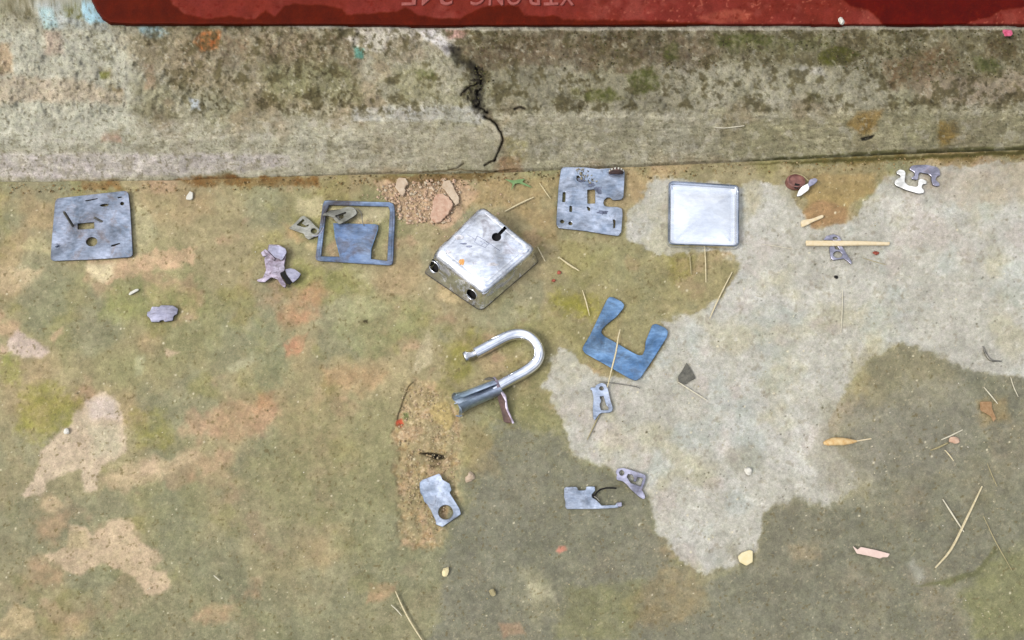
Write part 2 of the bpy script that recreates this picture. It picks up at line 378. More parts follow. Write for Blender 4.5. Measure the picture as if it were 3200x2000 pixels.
for pts in [[(850, 520), (1000, 440), (1130, 390), (1300, 340), (1320, 470), (1210, 560), (1040, 560), (900, 560)],
            [(180, 930), (320, 900), (330, 980), (260, 1060), (170, 1010)], [(140, 1120), (220, 1110), (300, 1200), (280, 1260), (120, 1260)],
            [(900, 1400), (1010, 1350), (1130, 1330), (1120, 1390), (980, 1440)], [(880, 720), (960, 640), (980, 720), (920, 760)], [(1150, 1290), (1210, 1230), (1220, 1310)]]:
    P(s2(pts), (196, 162, 132), .6, 20, 22, 0.5)
s3 = lambda p: src(p, 2.42, 0, 400)
P(s3([(640, 1010), (1000, 980), (1150, 900), (1480, 930), (1480, 1040), (1180, 1060), (1050, 1110), (780, 1170), (700, 1100)]), (212, 180, 150), .85, 9, 20, 0.3)
P(s3([(640, 1030), (860, 1020), (860, 1120), (760, 1170), (690, 1110)]), (212, 202, 168), .8, 10, 8)
P(s3([(0, 1050), (350, 1080), (250, 1160), (130, 1240), (0, 1250)]), (208, 188, 154), .8, 12, 12, 0.3)
P(s3([(150, 880), (280, 810), (350, 850), (380, 960), (200, 930)]), (190, 182, 142), .7, 12, 12)
P(s3([(1010, 560), (1130, 600), (1160, 850), (1060, 980), (1000, 900)]), (192, 184, 146), .7, 14, 10)
P(s3([(1420, 480), (1600, 500), (1640, 640), (1480, 660)]), (162, 140, 108), .6, 20, 16, 0.5)
P(s3([(1100, 500), (1350, 520), (1400, 640), (1150, 620)]), (160, 152, 116), .6, 20, 16, 0.4)
# around the square frame
s4 = lambda p: src(p, 3.36, 800, 550)
P(s4([(430, 230), (680, 230), (700, 420), (560, 440), (430, 400)]), (200, 190, 156), .8, 12, 12, 0.2)
P(s4([(740, 330), (1400, 300), (1400, 420), (1280, 490), (820, 490), (730, 440)]), (206, 196, 162), .8, 12, 8, 0.1)
P(s4([(520, 690), (640, 700), (630, 790), (540, 780)]), (204, 188, 146), .8, 8, 8)
P(s4([(300, 500), (420, 560), (520, 660), (440, 690), (320, 640)]), (196, 164, 124), .6, 14, 10)
P(s4([(1000, 960), (1200, 1000), (1180, 1160), (1040, 1080)]), (184, 180, 142), .6, 14, 12)
P(s4([(1960, 1170), (2100, 1230), (2150, 1330), (1980, 1330), (1900, 1270)]), (212, 192, 150), .85, 8, 8)
P(s4([(180, 1250), (480, 1180), (700, 1080), (720, 1200), (560, 1500), (300, 1600), (200, 1450)]), (188, 150, 116), .6, 16, 16, 0.5)
P([(990, 960), (1120, 920), (1220, 960), (1180, 1000), (1040, 1010)], (182, 180, 142), .5, 14, 14, 0.4)
P(src([(380, 570), (470, 570), (450, 720), (410, 800), (290, 800), (270, 700)], 3.024, 800, 850), (204, 142, 114), .6, 8, 12, 0.45)
P(src([(620, 900), (980, 900), (1240, 980), (1000, 1160), (820, 1110), (640, 1060)], 3.024, 800, 850), (192, 158, 122), .55, 14, 18, 0.5)
P(src([(430, 160), (640, 160), (600, 420), (400, 470), (210, 460), (220, 380), (400, 380)], 3.024, 800, 850), (196, 152, 122), .55, 14, 12, 0.5)
P(src([(0, 1130), (160, 1140), (160, 1300), (0, 1310)], 3.024, 800, 850), (202, 152, 120), .5, 14, 12, 0.3)
P(src([(1640, 540), (1663, 700), (1663, 850), (1540, 960), (1480, 960), (1520, 760)], 3.024, 800, 850), (196, 186, 156), .75, 7, 7, 0.2)
# sandy, brick coloured ground near the joint
P([(1170, 565), (1420, 545), (1500, 600), (1430, 690), (1390, 720), (1330, 690), (1270, 700), (1230, 660)], (206, 174, 146), .9, 8, 10, 0.25)
P([(1500, 560), (1740, 545), (1740, 760), (1640, 690), (1560, 650), (1470, 640)], (176, 152, 112), .7, 16, 14, 0.4)
P([(1960, 540), (2100, 520), (2080, 700), (1980, 640)], (188, 164, 126), .7, 14, 12, 0.3)
# big dry area
ov = lambda p: [(x * 1.3228, y * 1.3228) for x, y in p]
dry = ov([(1750, 600), (1738, 650), (1715, 700), (1650, 745), (1560, 765), (1580, 790), (1530, 885), (1470, 895), (1400, 885), (1330, 815), (1300, 870), (1285, 910), (1310, 960), (1335, 1030), (1360, 1080), (1440, 1105), (1520, 1160), (1545, 1200), (1550, 1260), (1600, 1310), (1650, 1350), (1720, 1340), (1770, 1315), (1795, 1260), (1800, 1210), (1880, 1180), (1960, 1190), (2020, 1150), (2030, 1110), (1970, 1050), (1960, 1000), (2000, 910), (2060, 840), (2130, 810), (2200, 830), (2300, 870), (2600, 930), (2720, 800), (2800, 520), (2600, 392), (2250, 390), (2100, 420), (2060, 470), (2010, 530), (1940, 540), (1890, 500), (1860, 440), (1800, 430), (1740, 440), (1560, 420), (1480, 500), (1480, 560), (1560, 600), (1600, 590)])
I, dm = cv.mask(dry, 7, 12)
drymask = np.zeros(U.shape); drymask[I] = dm
# shade of damp around it
P(ov([(1180, 1000), (1320, 1030), (1360, 1090), (1440, 1110), (1530, 1170), (1560, 1290), (1650, 1370), (1780, 1340), (1810, 1220), (1900, 1190), (2050, 1170), (1990, 1050), (2060, 830), (2200, 810), (2450, 880), (2450, 1600), (1000, 1600), (1050, 1300)]), (130, 130, 115), .9, 30, 36, 0.2, wet=.4)
P(dry, (184, 181, 164), .6, 16, 26, wet=0); P(dry, (191, 190, 181), .96, 8, 17, wet=0)
W = drymask
cv.noise((203, 203, 197), 150, -0.2, 0.4, .7, 40, where=W)
cv.noise((190, 186, 160), 140, 0.0, 0.4, .6, 41, where=W)
cv.noise((200, 188, 182), 120, 0.25, 0.5, .35, 42, where=W)
cv.noise((186, 194, 190), 130, 0.15, 0.5, .5, 43, where=W)
cv.noise((222, 220, 212), 20, 0.25, 0.65, .6, 44, 3, where=W * sstep(-.2, .3, fbm(U, V, 160, 3, 51)))
cv.noise((158, 152, 136), 16, 0.42, 0.62, .5, 45, 2, where=W)
# damp brown tongue by the matchstick end
P([(2500, 560), (2560, 540), (2740, 540), (2740, 600), (2660, 630), (2640, 690), (2540, 705), (2505, 660), (2530, 620), (2490, 600)], (168, 146, 100), .9, 7, 8, 0.15, wet=.4)
P([(2505, 660), (2560, 620), (2650, 650), (2640, 700), (2540, 712)], (164, 130, 98), .7, 8, 8)
P([(2450, 520), (2760, 500), (2780, 570), (2480, 570)], (172, 152, 112), .6, 14, 12, 0.3)
# damp marks in the dry area
P([(2280, 1400), (2350, 1390), (2400, 1430), (2380, 1470), (2300, 1480), (2270, 1440)], (150, 148, 130), .55, 14, 10, 0.3)
P([(2290, 1690), (2270, 1710), (2300, 1760), (2330, 1760), (2300, 1710)], (150, 146, 124), .5, 14, 10)
P([(2660, 1100), (2760, 1080), (2900, 1090), (2960, 1110), (3000, 1200), (2900, 1280), (2700, 1260), (2640, 1180)], (158, 150, 118), .6, 26, 26, 0.4, wet=.3)
P([(2560, 1230), (2700, 1240), (2780, 1400), (2740, 1540), (2600, 1560), (2540, 1420)], (162, 159, 142), .75, 46, 34, .15)
P([(2820, 1190), (3000, 1180), (3080, 1300), (3000, 1450), (2850, 1500), (2700, 1480), (2680, 1360)], (146, 144, 130), .7, 26, 26, 0.3, wet=.4)
P([(3050, 1250), (3150, 1240), (3150, 1320), (3060, 1330)], (170, 146, 100), .6, 14, 12, 0.4)
P([(2470, 1560), (2640, 1580), (2650, 1640), (2560, 1800), (2400, 1900), (2350, 1780), (2400, 1600)], (132, 130, 112), .75, 20, 20, 0.15, wet=.6)
P([(2460, 1700), (2560, 1690), (2570, 1740), (2480, 1760)], (166, 148, 118), .6, 14, 12, 0.5)
P([(2080, 1770), (2180, 1800), (2210, 1890), (2140, 1950), (1980, 1960), (1940, 1880), (2000, 1840)], (164, 144, 104), .6, 20, 20, 0.5)
P([(1760, 1850), (2000, 1820), (1980, 2000), (1750, 2000)], (142, 142, 96), .6, 26, 26, 0.4)
P([(2860, 1750), (2890, 1800), (2870, 1830), (2830, 1760)], (182, 184, 174), .6, 12, 10)
P([(1640, 1820), (1720, 1830), (1730, 1870), (1660, 1880)], (200, 196, 170), .75, 16, 12)
P([(1630, 1780), (1700, 1790), (1740, 1900), (1680, 1960), (1640, 1880)], (182, 176, 140), .4, 24, 16)
P([(3080, 1760), (3200, 1700), (3240, 1800), (3240, 2000), (3040, 2000), (3000, 1860)], (142, 144, 94), .6, 30, 26, 0.3)
P([(2860, 1830), (2960, 1810), (3050, 1780), (3110, 1710), (3120, 1720), (3060, 1795), (2960, 1830)], (112, 114, 80), .8, 6, 5)
P([(1160, 1830), (1240, 1820), (1240, 1850), (1180, 1880), (1150, 1890)], (202, 162, 130), .6, 9, 12, 0.4)
P([(1560, 1950), (1620, 1940), (1640, 1980), (1570, 1990)], (196, 150, 122), .55, 8, 8, 0.3)
# broken out sandy strip with its hole
strip = [(1260, 1215), (1290, 1195), (1340, 1200), (1400, 1240), (1440, 1300), (1450, 1400), (1430, 1520), (1380, 1700), (1330, 1720), (1260, 1700), (1240, 1560), (1232, 1440), (1234, 1330), (1245, 1290)]
P(strip, (182, 164, 126), .85, 18, 22, 0.4, dz=-0.0022, wet=0)
I, sm = cv.mask(strip, 14, 16); stripm = np.zeros(U.shape); stripm[I] = sm
cv.noise((204, 172, 142), 40, 0.0, 0.4, .6, 60, where=stripm)
cv.noise((164, 138, 98), 12, 0.1, 0.5, .6, 61, 3, where=stripm)
cv.noise((222, 202, 170), 8, 0.3, 0.6, .7, 62, 2, where=stripm)
P([(1355, 1260), (1400, 1255), (1425, 1310), (1400, 1345), (1370, 1325), (1340, 1285)], (186, 168, 118), .9, 5, 4, dz=0.001)
P([(1440, 1340), (1520, 1330), (1560, 1480), (1460, 1500)], (168, 150, 112), .5, 20, 20, 0.3)
P([(1312, 1414), (1340, 1412), (1385, 1424), (1388, 1434), (1370, 1438), (1340, 1424)], (26, 22, 14), .95, 4, 4, dz=-0.004)
P([(1340, 1432), (1380, 1434), (1374, 1456), (1345, 1460)], (86, 76, 52), .8, 6, 6, dz=-0.002, grain=.6)
cv.patch([(1250, 1275), (1243, 1300), (1238, 1330), (1246, 1290), (1275, 1210), (1290, 1195)], (70, 62, 42), .8, 2, 2, line=2.2)
P(src([(60, 400), (110, 390), (130, 440), (90, 470), (50, 450)], 3.023, 1220, 1180), (204, 88, 62), .9, 4, 4)
P(src([(110, 340), (160, 330), (170, 390), (130, 400)], 3.023, 1220, 1180), (116, 128, 82), .9, 4, 4)
P([(1745, 1708), (1765, 1706), (1772, 1720), (1752, 1730), (1738, 1722)], (206, 134, 116), .8, 5, 4)
P([(1120, 1004), (1150, 1000), (1154, 1012), (1130, 1016)], (56, 50, 28), .9, 4, 3, grain=.6)
P([(2144, 1140), (2150, 1134), (2170, 1180), (2150, 1196), (2126, 1190)], (150, 146, 132), .4, 8, 6)
# dirt along the joint
for pts, c in [([(250, 565), (380, 560), (380, 592), (255, 596)], (150, 112, 66)),
               ([(560, 560), (700, 545), (1000, 560), (1000, 585), (600, 582)], (124, 86, 40)),
               ([(1160, 556), (1500, 530), (1570, 545), (1500, 560), (1230, 574)], (112, 88, 48)),  # soil, with the shadow at the foot of the step painted in
               ([(2460, 500), (3200, 466), (3200, 492), (2900, 500), (2700, 512)], (118, 100, 54))]:
    P(pts, c, .8, 7, 16, 0.55)
P([(2330, 512), (2800, 490), (3240, 468), (3240, 480), (2800, 500), (2500, 512)], (84, 80, 40), .9, 4, 4)
P([(2860, 540), (3240, 510), (3240, 620), (2950, 640)], (190, 176, 156), .6, 20, 20, 0.4)
P([(2150, 545), (2380, 530), (2380, 640), (2330, 700), (2320, 560)], (180, 172, 140), .6, 14, 12, 0.3)
# fine mottling of everything
cv.mul(60, .10, 70, 4); cv.mul(18, .10, 71, 3, where=(1 - .4 * W)); cv.mul(7, .09, 72, 2)
cv.noise((214, 202, 168), 7, 0.5, 0.7, .4, 73, 2, where=(1 - .6 * W))
cv.noise((112, 100, 66), 9, 0.46, 0.66, .55, 74, 2, where=(1 - .7 * W))
for k in range(520):                       # pale grains set in the cement
    x, y = rng.uniform(0, 3200), rng.uniform(560, 2000); r = 1.0 + 2.6 * rng.random() ** 2
    j0 = np.searchsorted(us, x - 12); j1 = np.searchsorted(us, x + 12); i0 = np.searchsorted(vs, y - 12); i1 = np.searchsorted(vs, y + 12)
    d = np.hypot(U[i0:i1, j0:j1] - x, (V[i0:i1, j0:j1] - y) * rng.uniform(.8, 1.5))
    m = (1 - sstep(r * .5, r + 1.5, d)) * .85
    c = np.array((236, 228, 200) if rng.random() < .82 else (88, 84, 62))
    cv.col[i0:i1, j0:j1] = cv.col[i0:i1, j0:j1] * (1 - m[..., None]) + c * m[..., None]
    cv.dz[i0:i1, j0:j1] += 0.0003 * m
for k in range(420):                       # pores in the dry cement
    x, y = rng.uniform(1700, 3250), rng.uniform(520, 1750); r = 1.0 + 2.0 * rng.random() ** 2
    j0 = np.searchsorted(us, x - 9); j1 = np.searchsorted(us, x + 9); i0 = np.searchsorted(vs, y - 9); i1 = np.searchsorted(vs, y + 9)
    m = (1 - sstep(r * .5, r + 1.4, np.hypot(U[i0:i1, j0:j1] - x, V[i0:i1, j0:j1] - y))) * .7 * W[i0:i1, j0:j1]
    cv.col[i0:i1, j0:j1] = cv.col[i0:i1, j0:j1] * (1 - m[..., None]) + np.array((96, 94, 84.)) * m[..., None]
    cv.dz[i0:i1, j0:j1] -= 0.0006 * m
Z = cv.dz + 0.0005 * (fbm(U, V, 60, 4, 80) - 0.8) + 0.0012 * stripm * fbm(U, V, 14, 4, 81)
rub = np.zeros(U.shape); I, m_ = cv.mask([(1170, 565), (1420, 545), (1500, 600), (1430, 690), (1330, 700), (1230, 670)], 10, 10); rub[I] = m_
Z = Z + 0.0016 * rub * fbm(U, V, 16, 4, 82)
out = sstep(4000, 5200, np.abs(U - 1600) + 1600) + sstep(2700, 3400, V)
Z = Z * (1 - np.clip(out, 0, 1)) - 0.0004
X, Y = atn(U, V, Z)
keep = V > (joint(U) - 60)
fl = grid_obj('floor', X, Y, Z, keep, cv.col, cv.wet, M['floor']); tag(fl, kind='structure')

# ------------------------------------------------------------------ cement step (plinth) with its crack
us = axis(-40, 3240, STEPPX, 12000, 30)
tt = axis(0.0, 1.0, 0.0056, 2.6, 14, lo=False, hi=True)     # 0 = toe below floor level, 1 = under the red slab
T_, U = np.meshgrid(tt, us, indexing='ij')
J = joint(U) + 5
V = J + (56 - J) * T_
RID = np.interp(U, [-20000, 0, 900, 1500, 3200, 20000], [380, 380, 352, 352, 332, 332])
left = 1 - sstep(700, 1500, U)
def zprof(V):
    RH = 0.046 - 0.014 * left
    k_ = (J - V) / (J - RID)
    z_low = np.where(k_ < .08, -0.0035 + k_ / .08 * .0075, .004 + (k_ - .08) / .92 * (RH - .004))
    z_up = RH + (RID - V) / (RID - 70) * (0.064 - RH)
    a_ = 0.0016 + 0.004 * left
    z = np.where(V > RID, z_low, z_up)
    # soft arris
    k = np.exp(-((V - RID) / (16 + 50 * left)) ** 2)
    z = z - a_ * k
    # the left part leans back over a low cement toe
    toe = left * sstep(-40, 10, V - 470) * 0.004
    return z - toe
cv = Canvas(U, V, (178, 172, 142)); P = cv.patch
cv.noise((162, 158, 122), 160, -0.1, 0.4, .7, 101)
cv.noise((190, 184, 158), 90, 0.0, 0.4, .6, 102)
cv.noise((168, 146, 112), 120, 0.15, 0.45, .5, 103)
upper = sstep(30, -20, V - RID)
# left
P([(-60, 90), (420, 90), (420, 470), (-60, 480)], (204, 202, 176), .9, 40, 30, .1)
P([(-60, 240), (200, 240), (380, 285), (390, 330), (100, 315), (-60, 330)], (198, 178, 146), .7, 12, 14, .3)
P([(-60, 140), (35, 140), (40, 230), (-60, 240)], (192, 162, 122), .7, 10, 8)
P([(135, 95), (190, 100), (200, 175), (140, 170)], (192, 158, 132), .5, 10, 10, .3)
P([(100, 0), (290, 0), (345, 100), (250, 85), (130, 80)], (196, 204, 196), .8, 18, 14, .2)
P([(255, 0), (290, 0), (330, 70), (285, 80), (260, 50)], (176, 216, 222), .95, 8, 8, .1)
P([(120, 30), (170, 20), (180, 80), (140, 90)], (186, 216, 208), .8, 8, 8, .2)
P([(430, 84), (500, 80), (530, 108), (470, 118), (440, 105)], (178, 214, 216), .95, 6, 7, .1)
P([(10, -40), (100, -40), (100, 50), (40, 60), (10, 30)], (104, 96, 62), .8, 12, 14, .7, grain=.8)
P([(190, 20), (250, 10), (265, 60), (215, 60)], (100, 98, 44), .85, 8, 10, .4, grain=.6)
P([(250, 60), (320, 90), (360, 190), (300, 210), (270, 120)], (122, 118, 88), .7, 12, 14, .6, grain=.8)
P([(310, 210), (350, 215), (380, 300), (330, 270)], (140, 120, 72), .7, 8, 10, .5, grain=.6)
P([(310, 225), (345, 228), (345, 245), (315, 245)], (122, 126, 44), .8, 5, 5, .3)
P([(420, 420), (1100, 390), (1120, 480), (420, 500)], (190, 186, 158), .8, 30, 20, .2)
P([(360, 110), (620, 90), (1120, 90), (1130, 330), (760, 320), (560, 270), (420, 210)], (160, 146, 114), .8, 30, 30, .5)
P([(560, 100), (1100, 90), (1120, 200), (800, 220), (600, 190)], (128, 108, 82), .7, 26, 26, .6, grain=.7)
P([(790, 200), (1090, 200), (1130, 310), (880, 320)], (138, 138, 96), .7, 26, 26, .4)
P([(605, 130), (640, 92), (690, 100), (684, 150), (625, 158)], (206, 118, 58), .9, 7, 8, .35)
P([(650, 90), (685, 92), (680, 110), (660, 112)], (210, 160, 110), .6, 5, 5)
P([(450, 200), (480, 205), (485, 280), (450, 280)], (190, 156, 122), .6, 8, 8, .3)
P([(590, 305), (620, 315), (622, 345), (595, 345)], (196, 204, 206), .8, 5, 5)
P([(320, 415), (375, 410), (380, 445), (315, 448)], (190, 150, 120), .7, 8, 8, .5)
P([(-60, 480), (900, 482), (900, 520), (700, 540), (380, 555), (-60, 560)], (206, 196, 186), .8, 9, 8, .3)
P([(540, 558), (640, 548), (800, 552), (900, 560), (1000, 562), (1000, 590), (600, 592)], (120, 80, 32), .95, 7, 12, .25)
P([(200, 560), (380, 560), (385, 600), (200, 600)], (150, 116, 76), .7, 8, 8, .5)
# middle
P([(1080, 86), (1400, 84), (1455, 110), (1450, 135), (1405, 155), (1340, 130), (1240, 118), (1215, 160), (1110, 165), (1080, 120)], (222, 214, 192), .9, 7, 12, .15)
P([(1300, 86), (1350, 86), (1420, 150), (1400, 175), (1330, 120)], (238, 232, 222), .8, 6, 8)
P([(1385, 86), (1470, 86), (1450, 120), (1400, 120)], (208, 160, 142), .75, 6, 7)
P([(1105, 145), (1135, 155), (1132, 185), (1108, 180)], (92, 160, 140), .9, 5, 5, .2)
P([(1210, 120), (1310, 110), (1340, 180), (1260, 200), (1200, 160)], (160, 142, 114), .6, 10, 12, .5)
P([(1410, 150), (1480, 100), (2240, 95), (2240, 200), (2000, 230), (1700, 200), (1500, 220)], (104, 86, 62), .88, 24, 30, .4, grain=.3)
P([(1540, 120), (1700, 110), (1720, 150), (1560, 160)], (76, 62, 34), .7, 8, 12, .4, grain=.9)
P([(1830, 110), (1990, 110), (2010, 170), (1860, 160)], (88, 74, 40), .7, 8, 12, .4, grain=.8)
P([(1530, 210), (1760, 230), (2200, 230), (2200, 345), (1520, 345)], (152, 146, 118), .75, 26, 22, .3)
P([(1780, 270), (1920, 285), (1960, 310), (1850, 325), (1780, 300)], (120, 116, 66), .7, 10, 12, .5, grain=.5)
P([(1400, 140), (1450, 150), (1440, 180), (1410, 175)], (30, 24, 12), .9, 6, 12, .2, grain=.5)
P([(1470, 200), (1512, 200), (1510, 330), (1490, 350), (1475, 320), (1430, 300), (1460, 270)], (30, 26, 16), .95, 7, 16, .2, grain=.7, dz=-.0015)
P([(1240, 210), (1330, 200), (1350, 300), (1260, 320)], (134, 130, 86), .5, 16, 16, .5)
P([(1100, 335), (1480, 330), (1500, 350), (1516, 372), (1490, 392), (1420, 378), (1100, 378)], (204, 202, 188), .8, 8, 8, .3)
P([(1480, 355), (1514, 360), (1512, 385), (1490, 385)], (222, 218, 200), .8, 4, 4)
P([(1540, 350), (2200, 346), (2200, 366), (1540, 372)], (198, 192, 162), .75, 5, 5, .45)  # pale worn arris, brightened as a painted highlight line
P([(1100, 400), (1440, 390), (1540, 440), (1530, 500), (1200, 520), (1100, 500)], (180, 174, 146), .6, 14, 14)
P([(1580, 430), (1640, 430), (1650, 500), (1590, 520)], (152, 144, 92), .7, 14, 12, .3)
P([(1560, 500), (1620, 480), (1640, 540), (1550, 550)], (140, 108, 76), .7, 8, 10, .4)
P([(2060, 400), (2150, 400), (2160, 490), (2070, 480)], (192, 192, 176), .7, 16, 16, .3)
P([(1640, 385), (2260, 375), (2260, 500), (1640, 520)], (166, 160, 130), .6, 20, 20)
# right
P([(2220, 90), (3240, 90), (3240, 220), (2900, 260), (2500, 200), (2230, 200)], (116, 108, 74), .85, 26, 30, .35, grain=.3)
P([(2210, 130), (2600, 110), (2600, 150), (2300, 165)], (112, 116, 66), .7, 12, 16, .5, grain=.5)
P([(2560, 170), (2590, 150), (2640, 148), (2690, 170), (2660, 195), (2600, 205), (2560, 200)], (80, 82, 18), .92, 6, 7, .1, grain=.25)
P([(2150, 230), (2400, 200), (2550, 205), (2760, 180), (2800, 200), (2700, 290), (2400, 320), (2150, 320)], (184, 178, 148), .75, 18, 20, .4)
P([(2470, 205), (2560, 210), (2580, 235), (2480, 230)], (206, 202, 186), .7, 8, 9, .3)
P([(2760, 200), (2960, 130), (2990, 200), (2900, 270), (2780, 290)], (118, 92, 62), .8, 14, 16, .3, grain=.5)
P([(3040, 170), (3110, 180), (3150, 230), (3090, 270), (3050, 240)], (86, 92, 44), .85, 10, 12, .2, grain=.4)
P([(3070, 110), (3180, 120), (3180, 180), (3080, 180)], (98, 78, 48), .7, 10, 12, .3, grain=.6)
P([(2850, 240), (3240, 220), (3240, 320), (2860, 320)], (164, 144, 116), .7, 18, 18, .3)
P([(2520, 290), (2580, 300), (2570, 325), (2530, 325)], (96, 92, 46), .8, 6, 7, .3, grain=.4)
P([(2200, 345), (3240, 325), (3240, 345), (2200, 362)], (190, 182, 146), .6, 6, 6, .4)  # arris continued: wear with the highlight painted in
P([(2250, 370), (3240, 350), (3240, 470), (2260, 505)], (162, 156, 118), .75, 16, 16, .2)
P([(2680, 350), (2760, 345), (2740, 410), (2690, 420), (2650, 390)], (156, 122, 60), .75, 10, 9, .25)
P([(2930, 380), (2990, 380), (3000, 440), (2940, 455)], (146, 112, 46), .75, 12, 10, .3)
P([(2688, 430), (2732, 422), (2726, 432), (2694, 441)], (28, 26, 16), .95, 2.5, 2, dz=-.001)
P([(2780, 475), (2960, 462), (2960, 488), (2800, 495)], (110, 78, 40), .8, 8, 7, .3)
P([(2330, 500), (2800, 468), (3240, 455), (3240, 480), (2800, 492), (2330, 515)], (92, 92, 52), .8, 4, 4)
LINE = 1
ul = (1 - sstep(-10, 30, V - RID))
cv.noise((96, 88, 54), 28, 0.05, 0.4, .7, 110, 4, where=ul * sstep(300, 700, U))
cv.noise((78, 70, 42), 12, 0.10, 0.45, .7, 111, 3, where=ul * sstep(200, 600, U) * sstep(-.3, .3, fbm(U, V, 120, 3, 130)))
cv.noise((214, 208, 180), 10, 0.32, 0.6, .55, 112, 3)
cv.noise((110, 104, 76), 8, 0.36, 0.6, .55, 113, 2)
cv.mul(60, .12, 114, 4); cv.mul(16, .16, 115, 3)
n = fbm(U, V * 5, 24, 3, 116); cv.col *= (1 + .13 * n * (1 - ul))[..., None]
cv.noise((206, 200, 178), 34, .1, .45, .45, 117, 4, where=(1 - ul)); cv.noise((138, 130, 100), 30, .15, .5, .4, 118, 4, where=(1 - ul))
cv.noise((104, 96, 68), 7, .40, .58, .4, 119, 2)
P([(900, 76), (3240, 76), (3240, 92), (2600, 94), (2000, 96), (1400, 94), (900, 88)], (232, 224, 200), .85, 3, 5, .25)
for pts_ in [[(1960, 230), (2040, 215), (2060, 280), (1980, 290)], [(1820, 288), (1920, 280), (1935, 312), (1830, 316)], [(2070, 140), (2120, 130), (2125, 182), (2080, 188)], [(2230, 108), (2400, 104), (2420, 135), (2250, 140)], [(1300, 225), (1350, 220), (1350, 250), (1305, 250)]]:
    P(pts_, (92, 98, 42), .85, 8, 14, .3, grain=.55)
cv.col *= np.array((.955, .965, 1.02)) * (1 - .07 * ul * sstep(1300, 1700, U))[..., None]
# crack: recessed line
def crack(line, w, depth, warp=6, dark=(30, 24, 14)):
    I, m = cv.mask(line, 2.2, warp, w)
    cv.dz[I] -= depth * m; cv.col[I] = cv.col[I] * (1 - .8 * m[:, None]) + np.array(dark, float) * (.8 * m[:, None])
crack([(1478, 205), (1497, 240), (1500, 290), (1495, 330), (1512, 352)], 2.6, .003, 16)
P([(1425, 180), (1500, 215), (1505, 350), (1560, 380), (1480, 345), (1470, 230)], (60, 52, 34), .6, 8, 18, .3, grain=.6)
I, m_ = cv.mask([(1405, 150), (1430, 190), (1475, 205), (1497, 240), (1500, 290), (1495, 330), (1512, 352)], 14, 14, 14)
cv.col[I] *= (1 - .35 * m_)[:, None]; cv.dz[I] -= .0012 * m_  # soft shadow around the crack painted into the colour
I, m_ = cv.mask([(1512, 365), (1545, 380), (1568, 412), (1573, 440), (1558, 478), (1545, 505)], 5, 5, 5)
cv.col[I] *= (1 - .3 * m_)[:, None]  # shadow band beside the face crack, painted in
P([(1500, 372), (1530, 378), (1556, 400), (1564, 436), (1550, 440), (1540, 405), (1505, 385)], (206, 200, 180), .7, 3, 4)
crack([(1440, 300), (1465, 275), (1490, 262)], 2.5, .002, 6)
crack([(1512, 365), (1545, 380), (1568, 412), (1573, 440), (1558, 478), (1545, 505)], 2.1, .0035, 5, (46, 38, 24))
crack([(1400, 530), (1428, 522), (1450, 510)], 1.8, .002, 5, (50, 40, 26))
crack([(1515, 517), (1530, 508), (1548, 502)], 2.6, .003, 4, (40, 30, 20))
crack([(1610, 340), (1625, 334), (1640, 340)], 3.5, .002, 3)
crack([(1548, 540), (1565, 552)], 5, .002, 3)
crack([(2330, 508), (2560, 500), (2760, 486), (2960, 478), (3240, 472)], 1.8, .002, 4, (70, 66, 36))
crack([(1200, 552), (1440, 528), (1540, 540), (1620, 528)], 1.4, .001, 4, (96, 78, 48))
cv.patch([(1300, 470), (1420, 400), (1560, 420), (1565, 480), (1520, 505), (1320, 520)], (178, 172, 148), .3, 10, 8, dz=.001)
Zn = cv.dz + 0.0016 * fbm(U, V, 50, 4, 120) * (0.5 + ul) + 0.0009 * fbm(U, V, 13, 4, 121) * (.5 + ul) + .0004 * fbm(U, V * 4, 20, 3, 122)
Z = zprof(V) + Zn * np.clip((T_ + .02) * 12, 0, 1)
far_b = T_ > 1.0
Z = np.where(far_b, 0.0645 + 0 * Z, Z)
X, Y = atn(U, V, Z)
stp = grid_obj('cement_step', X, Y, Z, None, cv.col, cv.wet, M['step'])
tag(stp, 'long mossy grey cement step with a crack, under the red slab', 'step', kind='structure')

# ------------------------------------------------------------------ red oxide slab with its wet patches
us = axis(240, 3240, STEPPX, 12000, 26, lo=False)
vs = axis(-100, 96, STEPPX, 1500, 14, hi=False)
U, V = np.meshgrid(us, vs)
EDGE = [(150, -420), (262, -60), (287, 0), (305, 40), (322, 62), (345, 75), (420, 79), (900, 80), (1400, 84), (2000, 82), (2350, 80), (2600, 81), (3300, 80), (30000, 80), (30000, -3000), (150, -3000)]
d = sdf(U, V, EDGE) + 1.6 * fbm(U, V, 60, 2, 200)
cv = Canvas(U, V, (130, 56, 50)); P = cv.patch
cv.noise((124, 52, 42), 90, -.1, .4, .7, 201); cv.noise((148, 76, 68), 60, .1, .45, .6, 202)
dk = (92, 30, 6)
P([(200, -300), (530, -60), (530, 0), (575, 42), (660, 60), (720, 52), (770, 60), (800, 58), (830, 30), (860, 55), (885, 20), (920, 12), (1010, 18), (1070, 28), (1080, 45), (1180, 40), (1240, 36), (1270, 22), (1310, 48), (1380, 62), (1440, 58), (1500, 26), (1540, 18), (1620, 16), (1640, 48), (1700, 52), (1730, 46), (1760, 64), (1850, 62), (2050, 66), (2200, 72), (2400, 110), (200, 110)], dk, .92, 3.5, 5, .06, wet=1)
P([(2625, -400), (2630, 0), (2660, 22), (2710, 30), (2745, 55), (2770, 90), (2990, 84), (3090, 52), (3130, 30), (3240, 14), (3300, -400)], (92, 18, 2), .92, 3.5, 5, .06, wet=1)
P([(2180, 60), (2230, 35), (2300, 28), (2350, 45), (2330, 66), (2250, 74)], (176, 96, 78), .7, 8, 8, .4)
cv.noise((186, 110, 92), 9, .42, .6, .6, 203, 2, where=(1 - cv.wet) * sstep(1700, 2100, U))
cv.noise((110, 34, 26), 12, .3, .6, .5, 204, 3)
